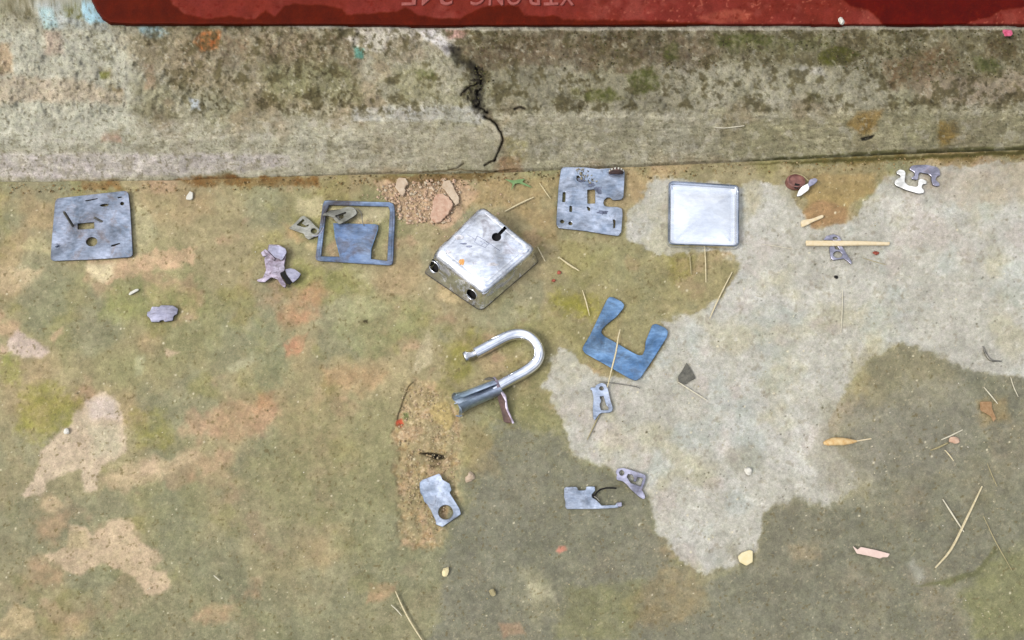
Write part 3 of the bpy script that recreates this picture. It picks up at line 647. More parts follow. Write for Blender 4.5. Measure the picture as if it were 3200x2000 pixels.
cv.mul(30, .12, 205, 4)
Z = 0.0652 + 0.0058 * sstep(-2, 7, d) + 0.0005 * fbm(U, V, 40, 4, 206) * sstep(4, 14, d) + .0004 * fbm(U, V, 9, 3, 207) * (1 - cv.wet) * sstep(1700, 2200, U) * sstep(8, 16, d)
Z = np.where(d < -2, 0.060, Z)
X, Y = atn(U, V, Z)
slab = grid_obj('red_threshold_slab', X, Y, Z, d > -5, cv.col, cv.wet, M['red'])
tag(slab, 'red oxide painted slab with rounded corner and wet patches on the cement step', 'threshold slab')

# raised lettering, read from the other side of the slab
def letters():
    text = 'XTRONG 24E'; xs = {0: 1772, 1: 1722, 2: 1665, 3: 1606, 4: 1550, 5: 1492, 7: 1392, 8: 1334, 9: 1277}
    wv = 46
    for i, ch in enumerate(text):
        if ch == ' ': continue
        cu = bpy.data.curves.new('letter', 'FONT'); cu.body = ch; cu.size = 1.0; cu.resolution_u = 3
        cu.extrude = 0.02; cu.bevel_depth = 0.012; cu.bevel_resolution = 1
        ob = bpy.data.objects.new('tmp', cu); C.objects.link(ob)
        dg = bpy.context.evaluated_depsgraph_get(); me = bpy.data.meshes.new_from_object(ob.evaluated_get(dg))
        bpy.data.objects.remove(ob)
        n = len(me.vertices); a_ = np.zeros(n * 3); me.vertices.foreach_get('co', a_); a_ = a_.reshape(-1, 3)
        w = a_[:, 0].max() - a_[:, 0].min(); h = a_[:, 1].max() - a_[:, 1].min()
        cx, cy = (a_[:, 0].max() + a_[:, 0].min()) / 2, a_[:, 1].max()
        zt = 0.0708
        p = at(xs[i], 19, zt); q = at(xs[i] + wv, 19, zt)
        W_ = q[0] - p[0]; Hh = 0.019
        a_[:, 0] = -(a_[:, 0] - cx) / w * W_ + p[0]
        a_[:, 1] = -(a_[:, 1] - cy) / h * Hh + p[1]
        a_[:, 2] = (a_[:, 2]) * 0.055 + zt
        me.vertices.foreach_set('co', a_.astype(np.float32).ravel()); me.update()
        me.materials.clear(); me.materials.append(M['redpaint_highlit'])
        o = bpy.data.objects.new('letter', me); C.objects.link(o); o.parent = slab
letters()

# ------------------------------------------------------------------ shape builders
def roundpts(pts, r, n=4):
    """round the corners of a closed outline (same unit as pts)"""
    out = []; N = len(pts)
    for i in range(N):
        p = np.array(pts[i], float); a_ = np.array(pts[i - 1], float); b_ = np.array(pts[(i + 1) % N], float)
        la, lb = np.linalg.norm(a_ - p), np.linalg.norm(b_ - p)
        if la < 1e-9 or lb < 1e-9: continue
        ra = min(r, la * .32); rb = min(r, lb * .32)
        s_, e_ = p + (a_ - p) / la * ra, p + (b_ - p) / lb * rb
        for k in range(n + 1):
            t = k / n; out.append(tuple((1 - t) ** 2 * s_ + 2 * t * (1 - t) * p + t * t * e_))
    return out
def ell(cx, cy, rx, ry=None, n=18, rot=0):
    ry = ry or rx; return [(cx + rx * math.cos(t) * math.cos(rot) - ry * math.sin(t) * math.sin(rot), cy + rx * math.cos(t) * math.sin(rot) + ry * math.sin(t) * math.cos(rot)) for t in [2 * math.pi * k / n for k in range(n)]]
def area(p): return 0.5 * sum(p[i - 1][0] * p[i][1] - p[i][0] * p[i - 1][1] for i in range(len(p)))
def clean(p):
    out = []
    for q in p:
        if not out or (q[0] - out[-1][0]) ** 2 + (q[1] - out[-1][1]) ** 2 > 1e-10: out.append(q)
    if (out[0][0] - out[-1][0]) ** 2 + (out[0][1] - out[-1][1]) ** 2 < 1e-10: out.pop()
    return out
def inset(p, d):
    """shift a ccw outline inwards by d (outer ccw / hole cw shrink the solid)"""
    out = []; N = len(p)
    for i in range(N):
        ax, ay = p[i - 1]; bx, by = p[i]; cx, cy = p[(i + 1) % N]
        n1 = np.array((-(by - ay), bx - ax)); n2 = np.array((-(cy - by), cx - bx))
        n1 = n1 / (np.linalg.norm(n1) + 1e-12); n2 = n2 / (np.linalg.norm(n2) + 1e-12)
        m = n1 + n2; L = np.linalg.norm(m)
        m = m / L if L > 1e-6 else n1
        k = d / max(0.5, float(np.dot(m, n1)))
        out.append((bx + m[0] * k, by + m[1] * k))
    return out
def plate(name, outer, holes, t, mat, parent=None, z0=0.0005, r=5, ch=0.00025, zf=None, world_pts=False, rh=2):
    """flat stamped part: outline and holes given where the photograph shows the top face"""
    def W(p, rr): 
        p = roundpts(p, rr) if rr else p
        return clean([at(x, y, z0 + t)[:2] for x, y in p])
    if mat.name in METALS and z0 < .0011: z0 += .0005
    loops = [W(outer, r)] + [W(h, rh if len(h) < 12 else 0) for h in holes]
    for i, L in enumerate(loops):
        ar = area(L)
        if (i == 0 and ar < 0) or (i > 0 and ar > 0): L.reverse()
    V_, F_, side = [], [], []; tops = []; f = zf or (lambda x, y: 0.0)
    for L in loops:
        In = inset(L, ch); n = len(L); b0 = len(V_)
        for (x, y) in In: V_.append((x, y, z0 + t + f(x, y)))
        for (x, y) in L: V_.append((x, y, z0 + t - ch + f(x, y)))
        for (x, y) in L: V_.append((x, y, z0 + f(x, y)))
        for k in range(n):
            k2 = (k + 1) % n
            F_.append((b0 + n + k, b0 + n + k2, b0 + k2, b0 + k))
            side.append(len(F_)); F_.append((b0 + 2 * n + k, b0 + 2 * n + k2, b0 + n + k2, b0 + n + k))
        tops.append((b0, n, In))
    tri = tessellate_polygon([[Vector((x, y, 0)) for x, y in In] for _, _, In in tops])
    idx = [b0 + k for b0, n, _ in tops for k in range(n)]
    idb = [b0 + 2 * n + k for b0, n, _ in tops for k in range(n)]
    for a_, b_, c_ in tri:
        A, B, Cc = V_[idx[a_]], V_[idx[b_]], V_[idx[c_]]
        s = (B[0] - A[0]) * (Cc[1] - A[1]) - (B[1] - A[1]) * (Cc[0] - A[0])
        if s < 0: b_, c_ = c_, b_
        F_.append((idx[a_], idx[b_], idx[c_])); F_.append((idb[a_], idb[c_], idb[b_]))
    o = mk(name, V_, F_, mat, parent, 35)
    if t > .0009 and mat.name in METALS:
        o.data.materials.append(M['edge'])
        for i in side: o.data.polygons[i].material_index = 1  # side walls carry the painted contact shade
    return o
METALS = {M[k].name for k in ('steel', 'steel_light', 'blue', 'frame', 'lilac', 'mauve', 'lever', 'white')}
def smooth_path(P, n=6):
    P = [np.array(p, float) for p in P]; P = [2 * P[0] - P[1]] + P + [2 * P[-1] - P[-2]]; out = []
    for i in range(1, len(P) - 2):
        for k in range(n):
            t = k / n
            out.append(0.5 * ((2 * P[i]) + (-P[i - 1] + P[i + 1]) * t + (2 * P[i - 1] - 5 * P[i] + 4 * P[i + 1] - P[i + 2]) * t * t + (-P[i - 1] + 3 * P[i] - 3 * P[i + 1] + P[i + 2]) * t ** 3))
    out.append(P[-2]); return out
def tube(name, P, R, mat, parent=None, n=12, flat=1.0, smooth=50):
    """round bar along 3-D points P with radii R"""
    P = [np.array(p, float) for p in P]; N = len(P)
    R = np.interp(np.linspace(0, 1, N), np.linspace(0, 1, len(R)), R) if hasattr(R, '__len__') else [R] * N
    V_, F_ = [], []; up = np.array((0, 0, 1.0))
    for i in range(N):
        t = P[min(i + 1, N - 1)] - P[max(i - 1, 0)]; t = t / (np.linalg.norm(t) + 1e-12)
        s = np.cross(t, up); s = s / (np.linalg.norm(s) + 1e-9) if np.linalg.norm(s) > 1e-4 else np.array((1, 0, 0.0)); w = np.cross(s, t)
        for k in range(n):
            a_ = 2 * math.pi * k / n; V_.append(P[i] + R[i] * (math.cos(a_) * s + flat * math.sin(a_) * w))
    for i in range(N - 1):
        for k in range(n):
            k2 = (k + 1) % n; F_.append((i * n + k, i * n + k2, (i + 1) * n + k2, (i + 1) * n + k))
    F_.append(tuple(range(n - 1, -1, -1))); F_.append(tuple((N - 1) * n + k for k in range(n)))
    F_ = [tuple(reversed(f)) for f in F_]
    return mk(name, V_, F_, mat, parent, smooth)
def wpath(pts, zs):
    zs = zs if hasattr(zs, '__len__') else [zs] * len(pts)
    return [at(x, y, z) for (x, y), z in zip(pts, zs)]
def rock(name, px, py, rx, ry, rz, mat, parent=None, z0=0.0, seed=0, z=None):
    cx, cy, _ = at(px, py, z0); rr = random.Random(seed)
    sc = 0.7 / FPX * 1.15
    bm = bmesh.new(); bmesh.ops.create_icosphere(bm, subdivisions=2, radius=1)
    for v in bm.verts: v.co *= 1 + rr.uniform(-.16, .16)
    off = [Vector([rr.uniform(-1, 1) for _ in range(3)]).normalized() for _ in range(7)]
    V_ = []
    for v in bm.verts:
        k = 1 + 0.18 * sum(math.sin(3 * v.co.dot(o_) + j) for j, o_ in enumerate(off)) / 2
        V_.append((cx + v.co.x * rx * sc * k, cy + v.co.y * ry * sc * k, z0 + max(-0.15, v.co.z * k) * rz * sc + rz * sc * .15))
    F_ = [[v.index for v in f.verts] for f in bm.faces]; bm.free()
    return mk(name, V_, F_, mat, parent, 25)
def jag(pts, amt, seed, n=4):
    rr = random.Random(seed); out = []
    for i in range(len(pts)):
        a_, b_ = pts[i], pts[(i + 1) % len(pts)]
        for k in range(n):
            t = k / n; out.append((a_[0] + (b_[0] - a_[0]) * t + rr.uniform(-amt, amt), a_[1] + (b_[1] - a_[1]) * t + rr.uniform(-amt, amt)))
    return out
def centre(pts, z=0.0):
    return at(sum(p[0] for p in pts) / len(pts), sum(p[1] for p in pts) / len(pts), z)

# ------------------------------------------------------------------ 1 square back plate, far left
s = lambda p: src(p, 3.15, 120, 560)
outer = s([(168, 190), (885, 112), (905, 300), (932, 765), (500, 792), (118, 805), (135, 560)])
t1 = thing('lock_plate', centre(outer), 'grey square steel plate with round hole and two upright pins, leftmost lock part', 'lock plate')
holes = [s([(386, 436), (548, 422), (552, 486), (390, 496)]), s(ell(525, 615, 56, 46)), s([(458, 210), (585, 188), (583, 196), (476, 218)]),
         s(ell(650, 256, 42, 13, rot=-.1)), s(ell(825, 240, 18, 18, 12)), s([(782, 176), (822, 170), (824, 180), (786, 190)]), s([(722, 648), (800, 628), (806, 636), (740, 662), (716, 664)])]
pl = plate('plate', outer, holes, 0.0014, M['steel'], t1, 0.0006, 14, 0.0003, lambda x, y: 0.0004)
def pin(parent, bx, by, tx, ty, r, z0=0.002, mat=None, hmax=.02):
    h = 0.002
    b_ = Vector(at(bx, by, z0))
    for k in range(1, 200):
        hh = k * 0.0002; q = at(tx, ty, z0 + hh)
        if hh > hmax or (Vector((q[0], q[1], 0)) - Vector((b_.x, b_.y, 0))).length < 0.0008: break
    top = Vector(at(tx, ty, z0 + hh)); mid = b_.lerp(top, .92)
    return tube('pin', [b_, b_.lerp(top, .5), mid, top], [r, r, r, r * .75], mat or M['dark'], parent, 10)
a1 = pin(t1, 229, 708, 200, 662, 0.0013); a2 = pin(t1, 321, 694, 293, 679, 0.0012, hmax=.006)
pin(t1, 178, 772, 176, 764, 0.0016, hmax=.003, mat=M['steel'])
for cx, cy, rot in [(290, 757, 0)]:
    plate('pressed_ring', src(ell(525, 615, 74, 62), 3.15, 120, 560), [src(ell(525, 615, 57, 47), 3.15, 120, 560)], 0.0003, M['mauve'], t1, 0.0024, 0, 0.0001)

M['brownstain'] = metal_mat('brown_stain', (.16, .13, .12), (.30, .27, .30), .5, .65, 160, None, metallic=.6, bump=.4)
LATE = [(430, 590, 70, 46, 1), (690, 590, 70, 30, 2), (200, 490, 60, 36, 3), (320, 640, 56, 50, 4), (760, 520, 30, 60, 5)]
# ------------------------------------------------------------------ 2 small eight sided plate
o = plate('small_steel_plate', s([(1095, 1300), (1118, 1252), (1190, 1255), (1205, 1240), (1280, 1240), (1330, 1244), (1375, 1275), (1365, 1325), (1330, 1345), (1322, 1390), (1240, 1402), (1228, 1384), (1200, 1388), (1190, 1404), (1110, 1405), (1095, 1368), (1065, 1343), (1070, 1305)]), [], 0.0014, M['lilac'], None, 0.0006, 3, .0003)
tag(o, 'small notched many-sided lilac grey plate below the leftmost square plate', 'lock part')

# ------------------------------------------------------------------ 3 square frame with blue tongue
s = lambda p: src(p, 4.32, 780, 580)
outer = s([(995, 190), (1950, 225), (1965, 400), (1935, 1075), (880, 1010), (930, 640)])
hole = s([(1075, 258), (1870, 278), (1893, 330), (1855, 1012), (1640, 985), (1642, 865), (1735, 590), (1738, 535), (1700, 520), (1130, 505), (1150, 700), (1215, 955), (965, 950), (1000, 640), (1035, 360)])
t3 = thing('frame_plate', centre(outer), 'rounded square steel frame with a broad blue tongue rising from its lower bar', 'lock frame')
plate('rim', outer, [hole], 0.0016, M['frame'], t3, 0.0006, 15, 0.0006, rh=6)
plate('tongue', s([(1128, 506), (1700, 520), (1738, 535), (1735, 590), (1642, 865), (1640, 985), (1640, 1020), (1215, 1000), (1215, 955), (1150, 700)]), [], 0.0007, M['blue'], t3, 0.00195, 2, .0002)
for p0, p1 in [((1010, 215), (1900, 235)), ((1930, 300), (1905, 1000)), ((930, 960), (1000, 400))]:
    q = s([p0, p1]); tube('bead', wpath([q[0], ((q[0][0] + q[1][0]) / 2, (q[0][1] + q[1][1]) / 2), q[1]], .0022), 0.0009, M['frame'], t3, 8)
# dark plates resting on the frame corner
outer = s([(980, 402), (1005, 370), (1080, 352), (1200, 328), (1290, 290), (1340, 280), (1400, 292), (1440, 335), (1450, 380), (1380, 430), (1300, 480), (1210, 522), (1160, 478), (1118, 425), (1060, 404)])
t4 = thing('lever_bundle', centre(outer), 'dark grey stacked slotted levers on the upper left corner of the blue frame', 'lock lever')
plate('lever_plate', outer, [s([(1150, 405), (1250, 370), (1300, 350), (1308, 372), (1262, 392), (1275, 425), (1215, 470), (1185, 440)])], 0.0012, M['lever'], t4, 0.0052, 4, .0003, rh=3)
plate('lever_plate', s([(1000, 385), (1090, 330), (1230, 318), (1300, 300), (1410, 290), (1460, 350), (1440, 400), (1330, 465), (1230, 505), (1165, 470), (1100, 415)]), [s([(1200, 400), (1300, 370), (1290, 430), (1220, 450)]), s([(1320, 365), (1370, 345), (1375, 375), (1330, 395)])], 0.0012, M['dark'], t4, 0.0032, 4, .0003, rh=3)
tube('wire', smooth_path(wpath(s([(1380, 330), (1450, 312), (1490, 345), (1515, 400), (1520, 470), (1545, 545)]), [.006, .0065, .006, .005, .0045, .0032])), .0004, M['dark'], t4, 6)
# notched lever to the left, its wire loop touching the frame
outer = s([(530, 575), (620, 495), (700, 412), (740, 405), (835, 482), (890, 545), (945, 590), (930, 660), (850, 700), (800, 726), (755, 698), (730, 645), (640, 616)])
t5 = thing('slotted_lever', centre(outer), 'small olive grey kite-shaped lever touching the left side of the blue frame', 'lock lever')
plate('lever_plate', outer, [s([(635, 530), (722, 446), (742, 470), (700, 505), (760, 540), (800, 520), (790, 548), (740, 560), (680, 545)]), s(ell(868, 610, 42, 36, 16))], 0.0013, M['lever'], t5, 0.0008, 2, .0003, rh=2)
tube('wire', smooth_path(wpath(s([(1000, 560), (985, 600), (950, 650), (900, 682), (840, 680)]), [.0035, .003, .0027, .0025, .0024])), .0005, M['lilac'], t5, 6)
tube('wire', smooth_path(wpath(s([(975, 570), (955, 610), (915, 650), (860, 655)]), [.0035, .003, .0027, .0024])), .0004, M['dark'], t5, 6)

# ------------------------------------------------------------------ 4 bent mauve bracket
pts = s([(262, 800), (400, 812), (488, 850), (500, 905), (470, 1085), (482, 1122), (470, 1160), (420, 1185), (430, 1230), (500, 1340), (480, 1382), (430, 1352), (380, 1272), (300, 1248), (210, 1310), (120, 1300), (92, 1272), (180, 1250), (225, 1150), (200, 1000), (240, 900)])
t6 = thing('bent_bracket', centre(pts), 'bent mauve grey bracket with folded wings and a dark slot, left of the square frame', 'lock bracket')
cx, cy, _ = centre(pts)
plate('bracket_body', pts, [], 0.0018, M['mauve'], t6, 0.0012, 4, .0004, lambda x, y: max(0, 0.0025 - 0.15 * abs(x - cx)))
plate('folded_wing', s([(150, 905), (212, 852), (345, 985), (330, 1010), (290, 985), (240, 940), (180, 960)]), [], 0.0014, M['mauve'], t6, 0.0042, 3, .0003)
plate('folded_wing', s([(475, 1130), (540, 1112), (610, 1125), (695, 1190), (655, 1250), (590, 1305), (575, 1300), (500, 1200)]), [], 0.0016, M['lilac'], t6, 0.0045, 4, .0003)
plate('slot_shade', s([(415, 1185), (468, 1160), (580, 1302), (545, 1335), (500, 1318)]), [], 0.0006, M['black'], t6, 0.0042, 2, .0001)  # black sheet standing for the shade inside the slot
plate('raised_tab', s([(262, 800), (400, 812), (488, 850), (500, 900), (440, 1010), (330, 960), (250, 870)]), [], 0.0012, M['lilac'], t6, 0.0048, 6, .0003)

# ------------------------------------------------------------------ 5 chrome padlock case
s = lambda p: src(p, 3.978, 1300, 600)
HC = 0.024
top = [at(x, y, HC) for x, y in s([(824, 128), (1504, 690), (850, 1256), (208, 738)])]
bot = [at(x, y, 0.0005) for x, y in [(1500, 712), (1690, 812), (1503, 974), (1320, 850)]]
t7 = thing('padlock_case', centre([(1500, 712), (1690, 812), (1503, 974), (1320, 850)]), 'chrome padlock case lying face up with a black keyhole and two shackle holes', 'padlock case')
def ring(c4, ins, r, z, n=6):
    p = [(c[0], c[1]) for c in c4]
    if area(p) < 0: p = p[::-1]
    p = inset(p, ins) if ins else p
    out = roundpts(p, r, n)
    return [(x, y, z) for x, y in out]
def lerp4(k): return [tuple(b_[i] * (1 - k) + t_[i] * k for i in range(2)) for b_, t_ in zip(bot, top)]
prof = [(0, 0.0, 0.006, 0.0005), (.04, 0, 0.006, .0015), (.06, 0.0002, .006, .0021), (.3, .0006, .007, .008), (.6, .0006, .008, .0145), (.80, 0.0001, .008, .0185), (.90, 0.0005, .008, .0206), (.96, .0014, .0075, .0222), (1, .0030, .007, .0234), (1, .0048, .006, .02395), (1, .0058, .0055, .0240), (1, .0068, .005, .0236), (1, .0078, .005, .0239)]
rings = [ring(lerp4(k), i_, r_, z_) for k, i_, r_, z_ in prof]
inner = [ring(lerp4(k), i_ + .0010, r_, z_) for k, i_, r_, z_ in [(.0, 0, .005, .0005), (.5, .0003, .005, .012), (.9, .0008, .005, .0205), (1, .003, .004, .0226)]]
V_, F_ = [], []; n = len(rings[0])
for rg in rings: V_ += rg
for i in range(len(rings) - 1):
    for k in range(n):
        k2 = (k + 1) % n; F_.append((i * n + k, i * n + k2, (i + 1) * n + k2, (i + 1) * n + k))
F_.append(tuple((len(rings) - 1) * n + k for k in range(n)))
b0 = len(V_)
for rg in inner: V_ += rg
for i in range(len(inner) - 1):
    for k in range(n):
        k2 = (k + 1) % n; F_.append((b0 + i * n + k2, b0 + i * n + k, b0 + (i + 1) * n + k, b0 + (i + 1) * n + k2))
F_.append(tuple(b0 + (len(inner) - 1) * n + k for k in range(n - 1, -1, -1)))
for k in range(n):
    k2 = (k + 1) % n; F_.append((k2, k, b0 + k, b0 + k2))
case = mk('case_shell', V_, F_, M['chrome'], t7)
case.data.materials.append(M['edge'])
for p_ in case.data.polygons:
    if p_.center.z + .0 < .0016: p_.material_index = 1  # lowest ring darkened as painted contact shade
def cut(target, tools):
    for tl in tools:
        md = target.modifiers.new('b', 'BOOLEAN'); md.operation = 'DIFFERENCE'; md.object = tl; md.solver = 'EXACT'
    bpy.context.view_layer.update()
    dg = bpy.context.evaluated_depsgraph_get(); me = bpy.data.meshes.new_from_object(target.evaluated_get(dg))
    old = target.data; target.modifiers.clear(); target.data = me; bpy.data.meshes.remove(old)
    for tl in tools: bpy.data.objects.remove(tl)
    me.shade_smooth(); me.set_sharp_from_angle(angle=math.radians(32))
def prism(pts, z0, z1):
    p = [at(x, y, .024)[:2] for x, y in pts]
    if area(p) < 0: p = p[::-1]
    n = len(p); V_ = [(x, y, z0) for x, y in p] + [(x, y, z1) for x, y in p]
    F_ = [tuple(range(n - 1, -1, -1)), tuple(range(n, 2 * n))] + [(k, (k + 1) % n, n + (k + 1) % n, n + k) for k in range(n)]
    return mk('tool', V_, F_, None)
kc = s(ell(1000, 558, 60, 54, 24))
ang = math.atan2(430 - 558, 1118 - 1000)
dx, dy = math.cos(ang), math.sin(ang); nx, ny = -dy, dx; hw = 21
slot = s([(1000 + nx * hw, 558 + ny * hw), (1118 + nx * hw, 435 + ny * hw), (1118 - nx * hw, 435 - ny * hw), (1000 - nx * hw, 558 - ny * hw)])
a_ = Vector(at(*s([(720, 1275)])[0], .012)); 
eL, eB = Vector((*lerp4(.5)[3], .012)), Vector((*lerp4(.5)[2], .012))
edge = (eB - eL); edge.z = 0; edge.normalize(); nrm = Vector((edge.y, -edge.x, 0))
if nrm.y > 0: nrm = -nrm
def cyl(c, axis_, r, L, n=24):
    s_ = axis_.cross(Vector((0, 0, 1))).normalized(); w_ = s_.cross(axis_)
    V_ = [c + axis_ * k + r * (math.cos(2 * math.pi * j / n) * s_ + math.sin(2 * math.pi * j / n) * w_) for k in (-L, L) for j in range(n)]
    F_ = [tuple(range(n - 1, -1, -1)), tuple(range(n, 2 * n))] + [(j, (j + 1) % n, n + (j + 1) % n, n + j) for j in range(n)]
    o = mk('tool', V_, F_, None)
    bm = bmesh.new(); bm.from_mesh(o.data); bmesh.ops.recalc_face_normals(bm, faces=bm.faces); bm.to_mesh(o.data); bm.free(); return o
L_ = (eB - eL).length
def onface(f, z): p = eL.lerp(eB, f); return Vector((p.x, p.y, z))
H1, H2 = onface(.80, .0115), onface(.12, .0115)
tools = [prism(kc, .018, .03), prism(slot, .0185, .031), cyl(H1, nrm, .0056, .006), cyl(H2, nrm, .0058, .006)]
cut(case, tools)
# black shell added inside the case, standing for shade behind the openings
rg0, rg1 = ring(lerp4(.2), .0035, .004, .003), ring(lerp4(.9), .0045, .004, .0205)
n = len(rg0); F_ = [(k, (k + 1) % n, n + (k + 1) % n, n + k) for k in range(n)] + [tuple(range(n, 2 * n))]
mk('interior_shade', rg0 + rg1, F_, M['black'], t7)
def torus(name, c, u, v, R_, r_, mat, parent, n=28, m=8):
    w = u.cross(v); V_, F_ = [], []
    for i in range(n):
        a_ = 2 * math.pi * i / n; d_ = math.cos(a_) * u + math.sin(a_) * v
        for k in range(m):
            b_ = 2 * math.pi * k / m; V_.append(c + d_ * (R_ + r_ * math.cos(b_)) + w * r_ * math.sin(b_))
    for i in range(n):
        for k in range(m):
            F_.append((i * m + k, ((i + 1) % n) * m + k, ((i + 1) % n) * m + (k + 1) % m, i * m + (k + 1) % m))
    return mk(name, V_, F_, mat, parent, 60)
wallslope = (Vector((*lerp4(.9)[3], 0)) - Vector((*lerp4(.1)[3], 0))) * .5 + (Vector((*lerp4(.9)[2], 0)) - Vector((*lerp4(.1)[2], 0))) * .5
vup = Vector((0, 0, .8 * HC)) + nrm * nrm.dot(wallslope); vup.normalize()
torus('hole_rim', H2, edge, vup, .0059, .0005, M['chrome_clean'], t7)
torus('hole_rim', H1, edge, vup, .0057, .0004, M['chrome_clean'], t7)
# worn stamped emblem and rust marks on the face
def strip(name, pts, w, mat, parent, z, rise=0.00012):
    P3 = [np.array(at(x, y, z)) for x, y in pts]; V_, F_ = [], []
    for i, p in enumerate(P3):
        t = P3[min(i + 1, len(P3) - 1)] - P3[max(i - 1, 0)]; t /= np.linalg.norm(t) + 1e-12
        nn = np.array((-t[1], t[0], 0)) * w / 2
        V_ += [p + nn, p - nn, p + nn + (0, 0, -.0004), p - nn + (0, 0, -.0004)]
    for i in range(len(P3) - 1):
        b = 4 * i; F_ += [(b, b + 1, b + 5, b + 4), (b, b + 4, b + 6, b + 2), (b + 1, b + 3, b + 7, b + 5)]
    return mk(name, V_, F_, mat, parent)
zt = .02408
M['stamp'] = metal_mat('stamped_line', (.22, .24, .34), (.36, .38, .48), .4, .5, 80, None, metallic=.7)
for ln in [[(640, 530), (735, 588), (762, 545), (870, 610), (985, 690), (1045, 730)], [(762, 545), (725, 620), (800, 665), (860, 692), (905, 640), (870, 610)],
           [(800, 610), (835, 640), (815, 660)], [(840, 622), (880, 650)]]:
    strip('stamped_emblem', s(ln), .0005, M['stamp'], t7, zt)
def blot(name, cx, cy, rx, ry, mat, z, seed, sc=s, parent=None, t=.0001):
    rr = random.Random(seed); pts = []
    for k in range(20):
        a_ = 2 * math.pi * k / 20; q = 1 + rr.uniform(-.3, .3); pts.append((cx + rx * q * math.cos(a_), cy + ry * q * math.sin(a_)))
    return plate(name, sc(pts), [], t, mat, parent, z, 2, .00002)
M['orange'] = plain_mat('orange_rust_spot', (238, 160, 70), (246, 196, 130), 300, .7)
M['scuff'] = metal_mat('scuffed_chrome', (.48, .46, .46), (.74, .74, .78), .45, .6, 160, None, metallic=.7, bump=.5)
for cx_, cy_, rx_, ry_, k_ in LATE: blot('brown_stain', cx_, cy_, rx_ * .8, ry_ * .7, M['brownstain'], .00252, 40 + k_, lambda p: src(p, 3.15, 120, 560), t1, .00006)
blot('rust_spot', 568, 872, 34, 40, M['orange'], .0240, 3, parent=t7)
for cx_, cy_, rx_, ry_, k_, mt in [(660, 675, 34, 12, 1, 'stamp'), (590, 640, 46, 9, 2, 'stamp'), (400, 745, 36, 24, 3, 'scuff'), (720, 1100, 50, 12, 4, 'scuff'), (540, 560, 60, 30, 5, 'scuff'), (950, 900, 70, 22, 6, 'scuff')]:
    blot('scuff_mark', cx_, cy_, rx_, ry_, M[mt], .02402, 80 + k_, s, t7, .00006)
# ------------------------------------------------------------------ 6 shackle with sleeve and twisted strap
s = lambda p: src(p, 4.32, 1360, 1000)
R = 0.0052
t8 = thing('shackle', centre(s([(800, 600)])), 'chrome U-shaped shackle wearing a blue grey rolled sleeve, below the padlock case', 'shackle')
path = smooth_path(wpath(s([(545, 445), (680, 375), (820, 300), (960, 228), (1090, 195), (1220, 205), (1325, 275), (1388, 375), (1398, 480), (1350, 585), (1220, 690), (1040, 790), (900, 868), (780, 940)]), R + .0004), 8)
tube('bar', path, R, M['chrome_clean'], t8, 28)
tube('notched_tip', wpath(s([(548, 443), (530, 455), (500, 470), (455, 482), (430, 490), (400, 503), (388, 508)]), R + .0002), [R * .9, R * .6, R * .6, R * .62, R * .95, R * .95, R * .8], M['chrome'], t8, 20)
# rolled open sleeve
def sleeve():
    A, B = np.array(at(*s([(845, 905)])[0], .0074)), np.array(at(*s([(270, 1140)])[0], .0094))
    ax = (B - A) / np.linalg.norm(B - A); sd = np.cross(ax, (0, 0, 1)); sd /= np.linalg.norm(sd); up = np.cross(sd, ax)
    V_, F_ = [], []; NS, NA = 14, 34; th = .0008
    for lay in (0, 1):
        for i in range(NS):
            t = i / (NS - 1); r = .0071 + .0012 * t + (.0016 * max(0, t - .75) / .25) - lay * th
            for k in range(NA):
                a_ = math.radians(-250 + 332 * k / (NA - 1))
                tt_ = t
                if i == NS - 1: tt_ = t - .04 * (1 + math.sin(3 * a_))
                if i == 0: tt_ = t + .05 * math.cos(a_)
                p = A + (B - A) * tt_ + r * (math.cos(a_) * sd + math.sin(a_) * up) 
                V_.append(p)
    g = lambda l, i, k: l * NS * NA + i * NA + k
    for i in range(NS - 1):
        for k in range(NA - 1):
            F_.append((g(0, i, k), g(0, i + 1, k), g(0, i + 1, k + 1), g(0, i, k + 1)))
            F_.append((g(1, i, k), g(1, i, k + 1), g(1, i + 1, k + 1), g(1, i + 1, k)))
        for k in (0, NA - 1): F_.append((g(0, i, k), g(1, i, k), g(1, i + 1, k), g(0, i + 1, k)))
    for k in range(NA - 1):
        for i in (0, NS - 1): F_.append((g(0, i, k), g(0, i, k + 1), g(1, i, k + 1), g(1, i, k)))
    o = mk('sleeve', V_, F_, M['tube'], t8, 40)
    bm = bmesh.new(); bm.from_mesh(o.data); bmesh.ops.recalc_face_normals(bm, faces=bm.faces); bm.to_mesh(o.data); bm.free()
    return o
sleeve()
tube('sleeve_prong', wpath(s([(262, 1130), (300, 1122), (325, 1110)]), [.009, .0095, .010]), .0007, M['steel_light'], t8, 6)
tube('sleeve_prong', wpath(s([(280, 1292), (330, 1300), (365, 1285)]), [.0012, .0014, .0018]), .0007, M['steel_light'], t8, 6)
t9 = thing('twisted_strap', centre(s([(950, 1150)])), 'thin twisted mauve strap hooked round the shackle, its brown leg reaching down the floor', 'metal strap')
tube('strap_loop', smooth_path(wpath(s([(790, 775), (825, 830), (855, 890), (885, 950), (935, 1030), (955, 1090), (965, 1180), (1000, 1270), (1055, 1395)]), [.0085, .0105, .0112, .0105, .0085, .0078, .006, .0035, .001]), 5), [.0011, .0016, .0014, .0009, .0015, .0008, .0011, .0008, .0009], M['mauve'], t9, 8, .5)
V0 = [np.array(at(*q, z)) for q, z in zip(s([(835, 985), (905, 1000), (950, 1120), (1030, 1385), (985, 1390), (925, 1370), (880, 1180), (850, 1080)]), [.007, .007, .005, .0022, .001, .001, .003, .005])]
V_ = V0 + [v - np.array((0, 0, .0009)) for v in V0]; n = len(V0)
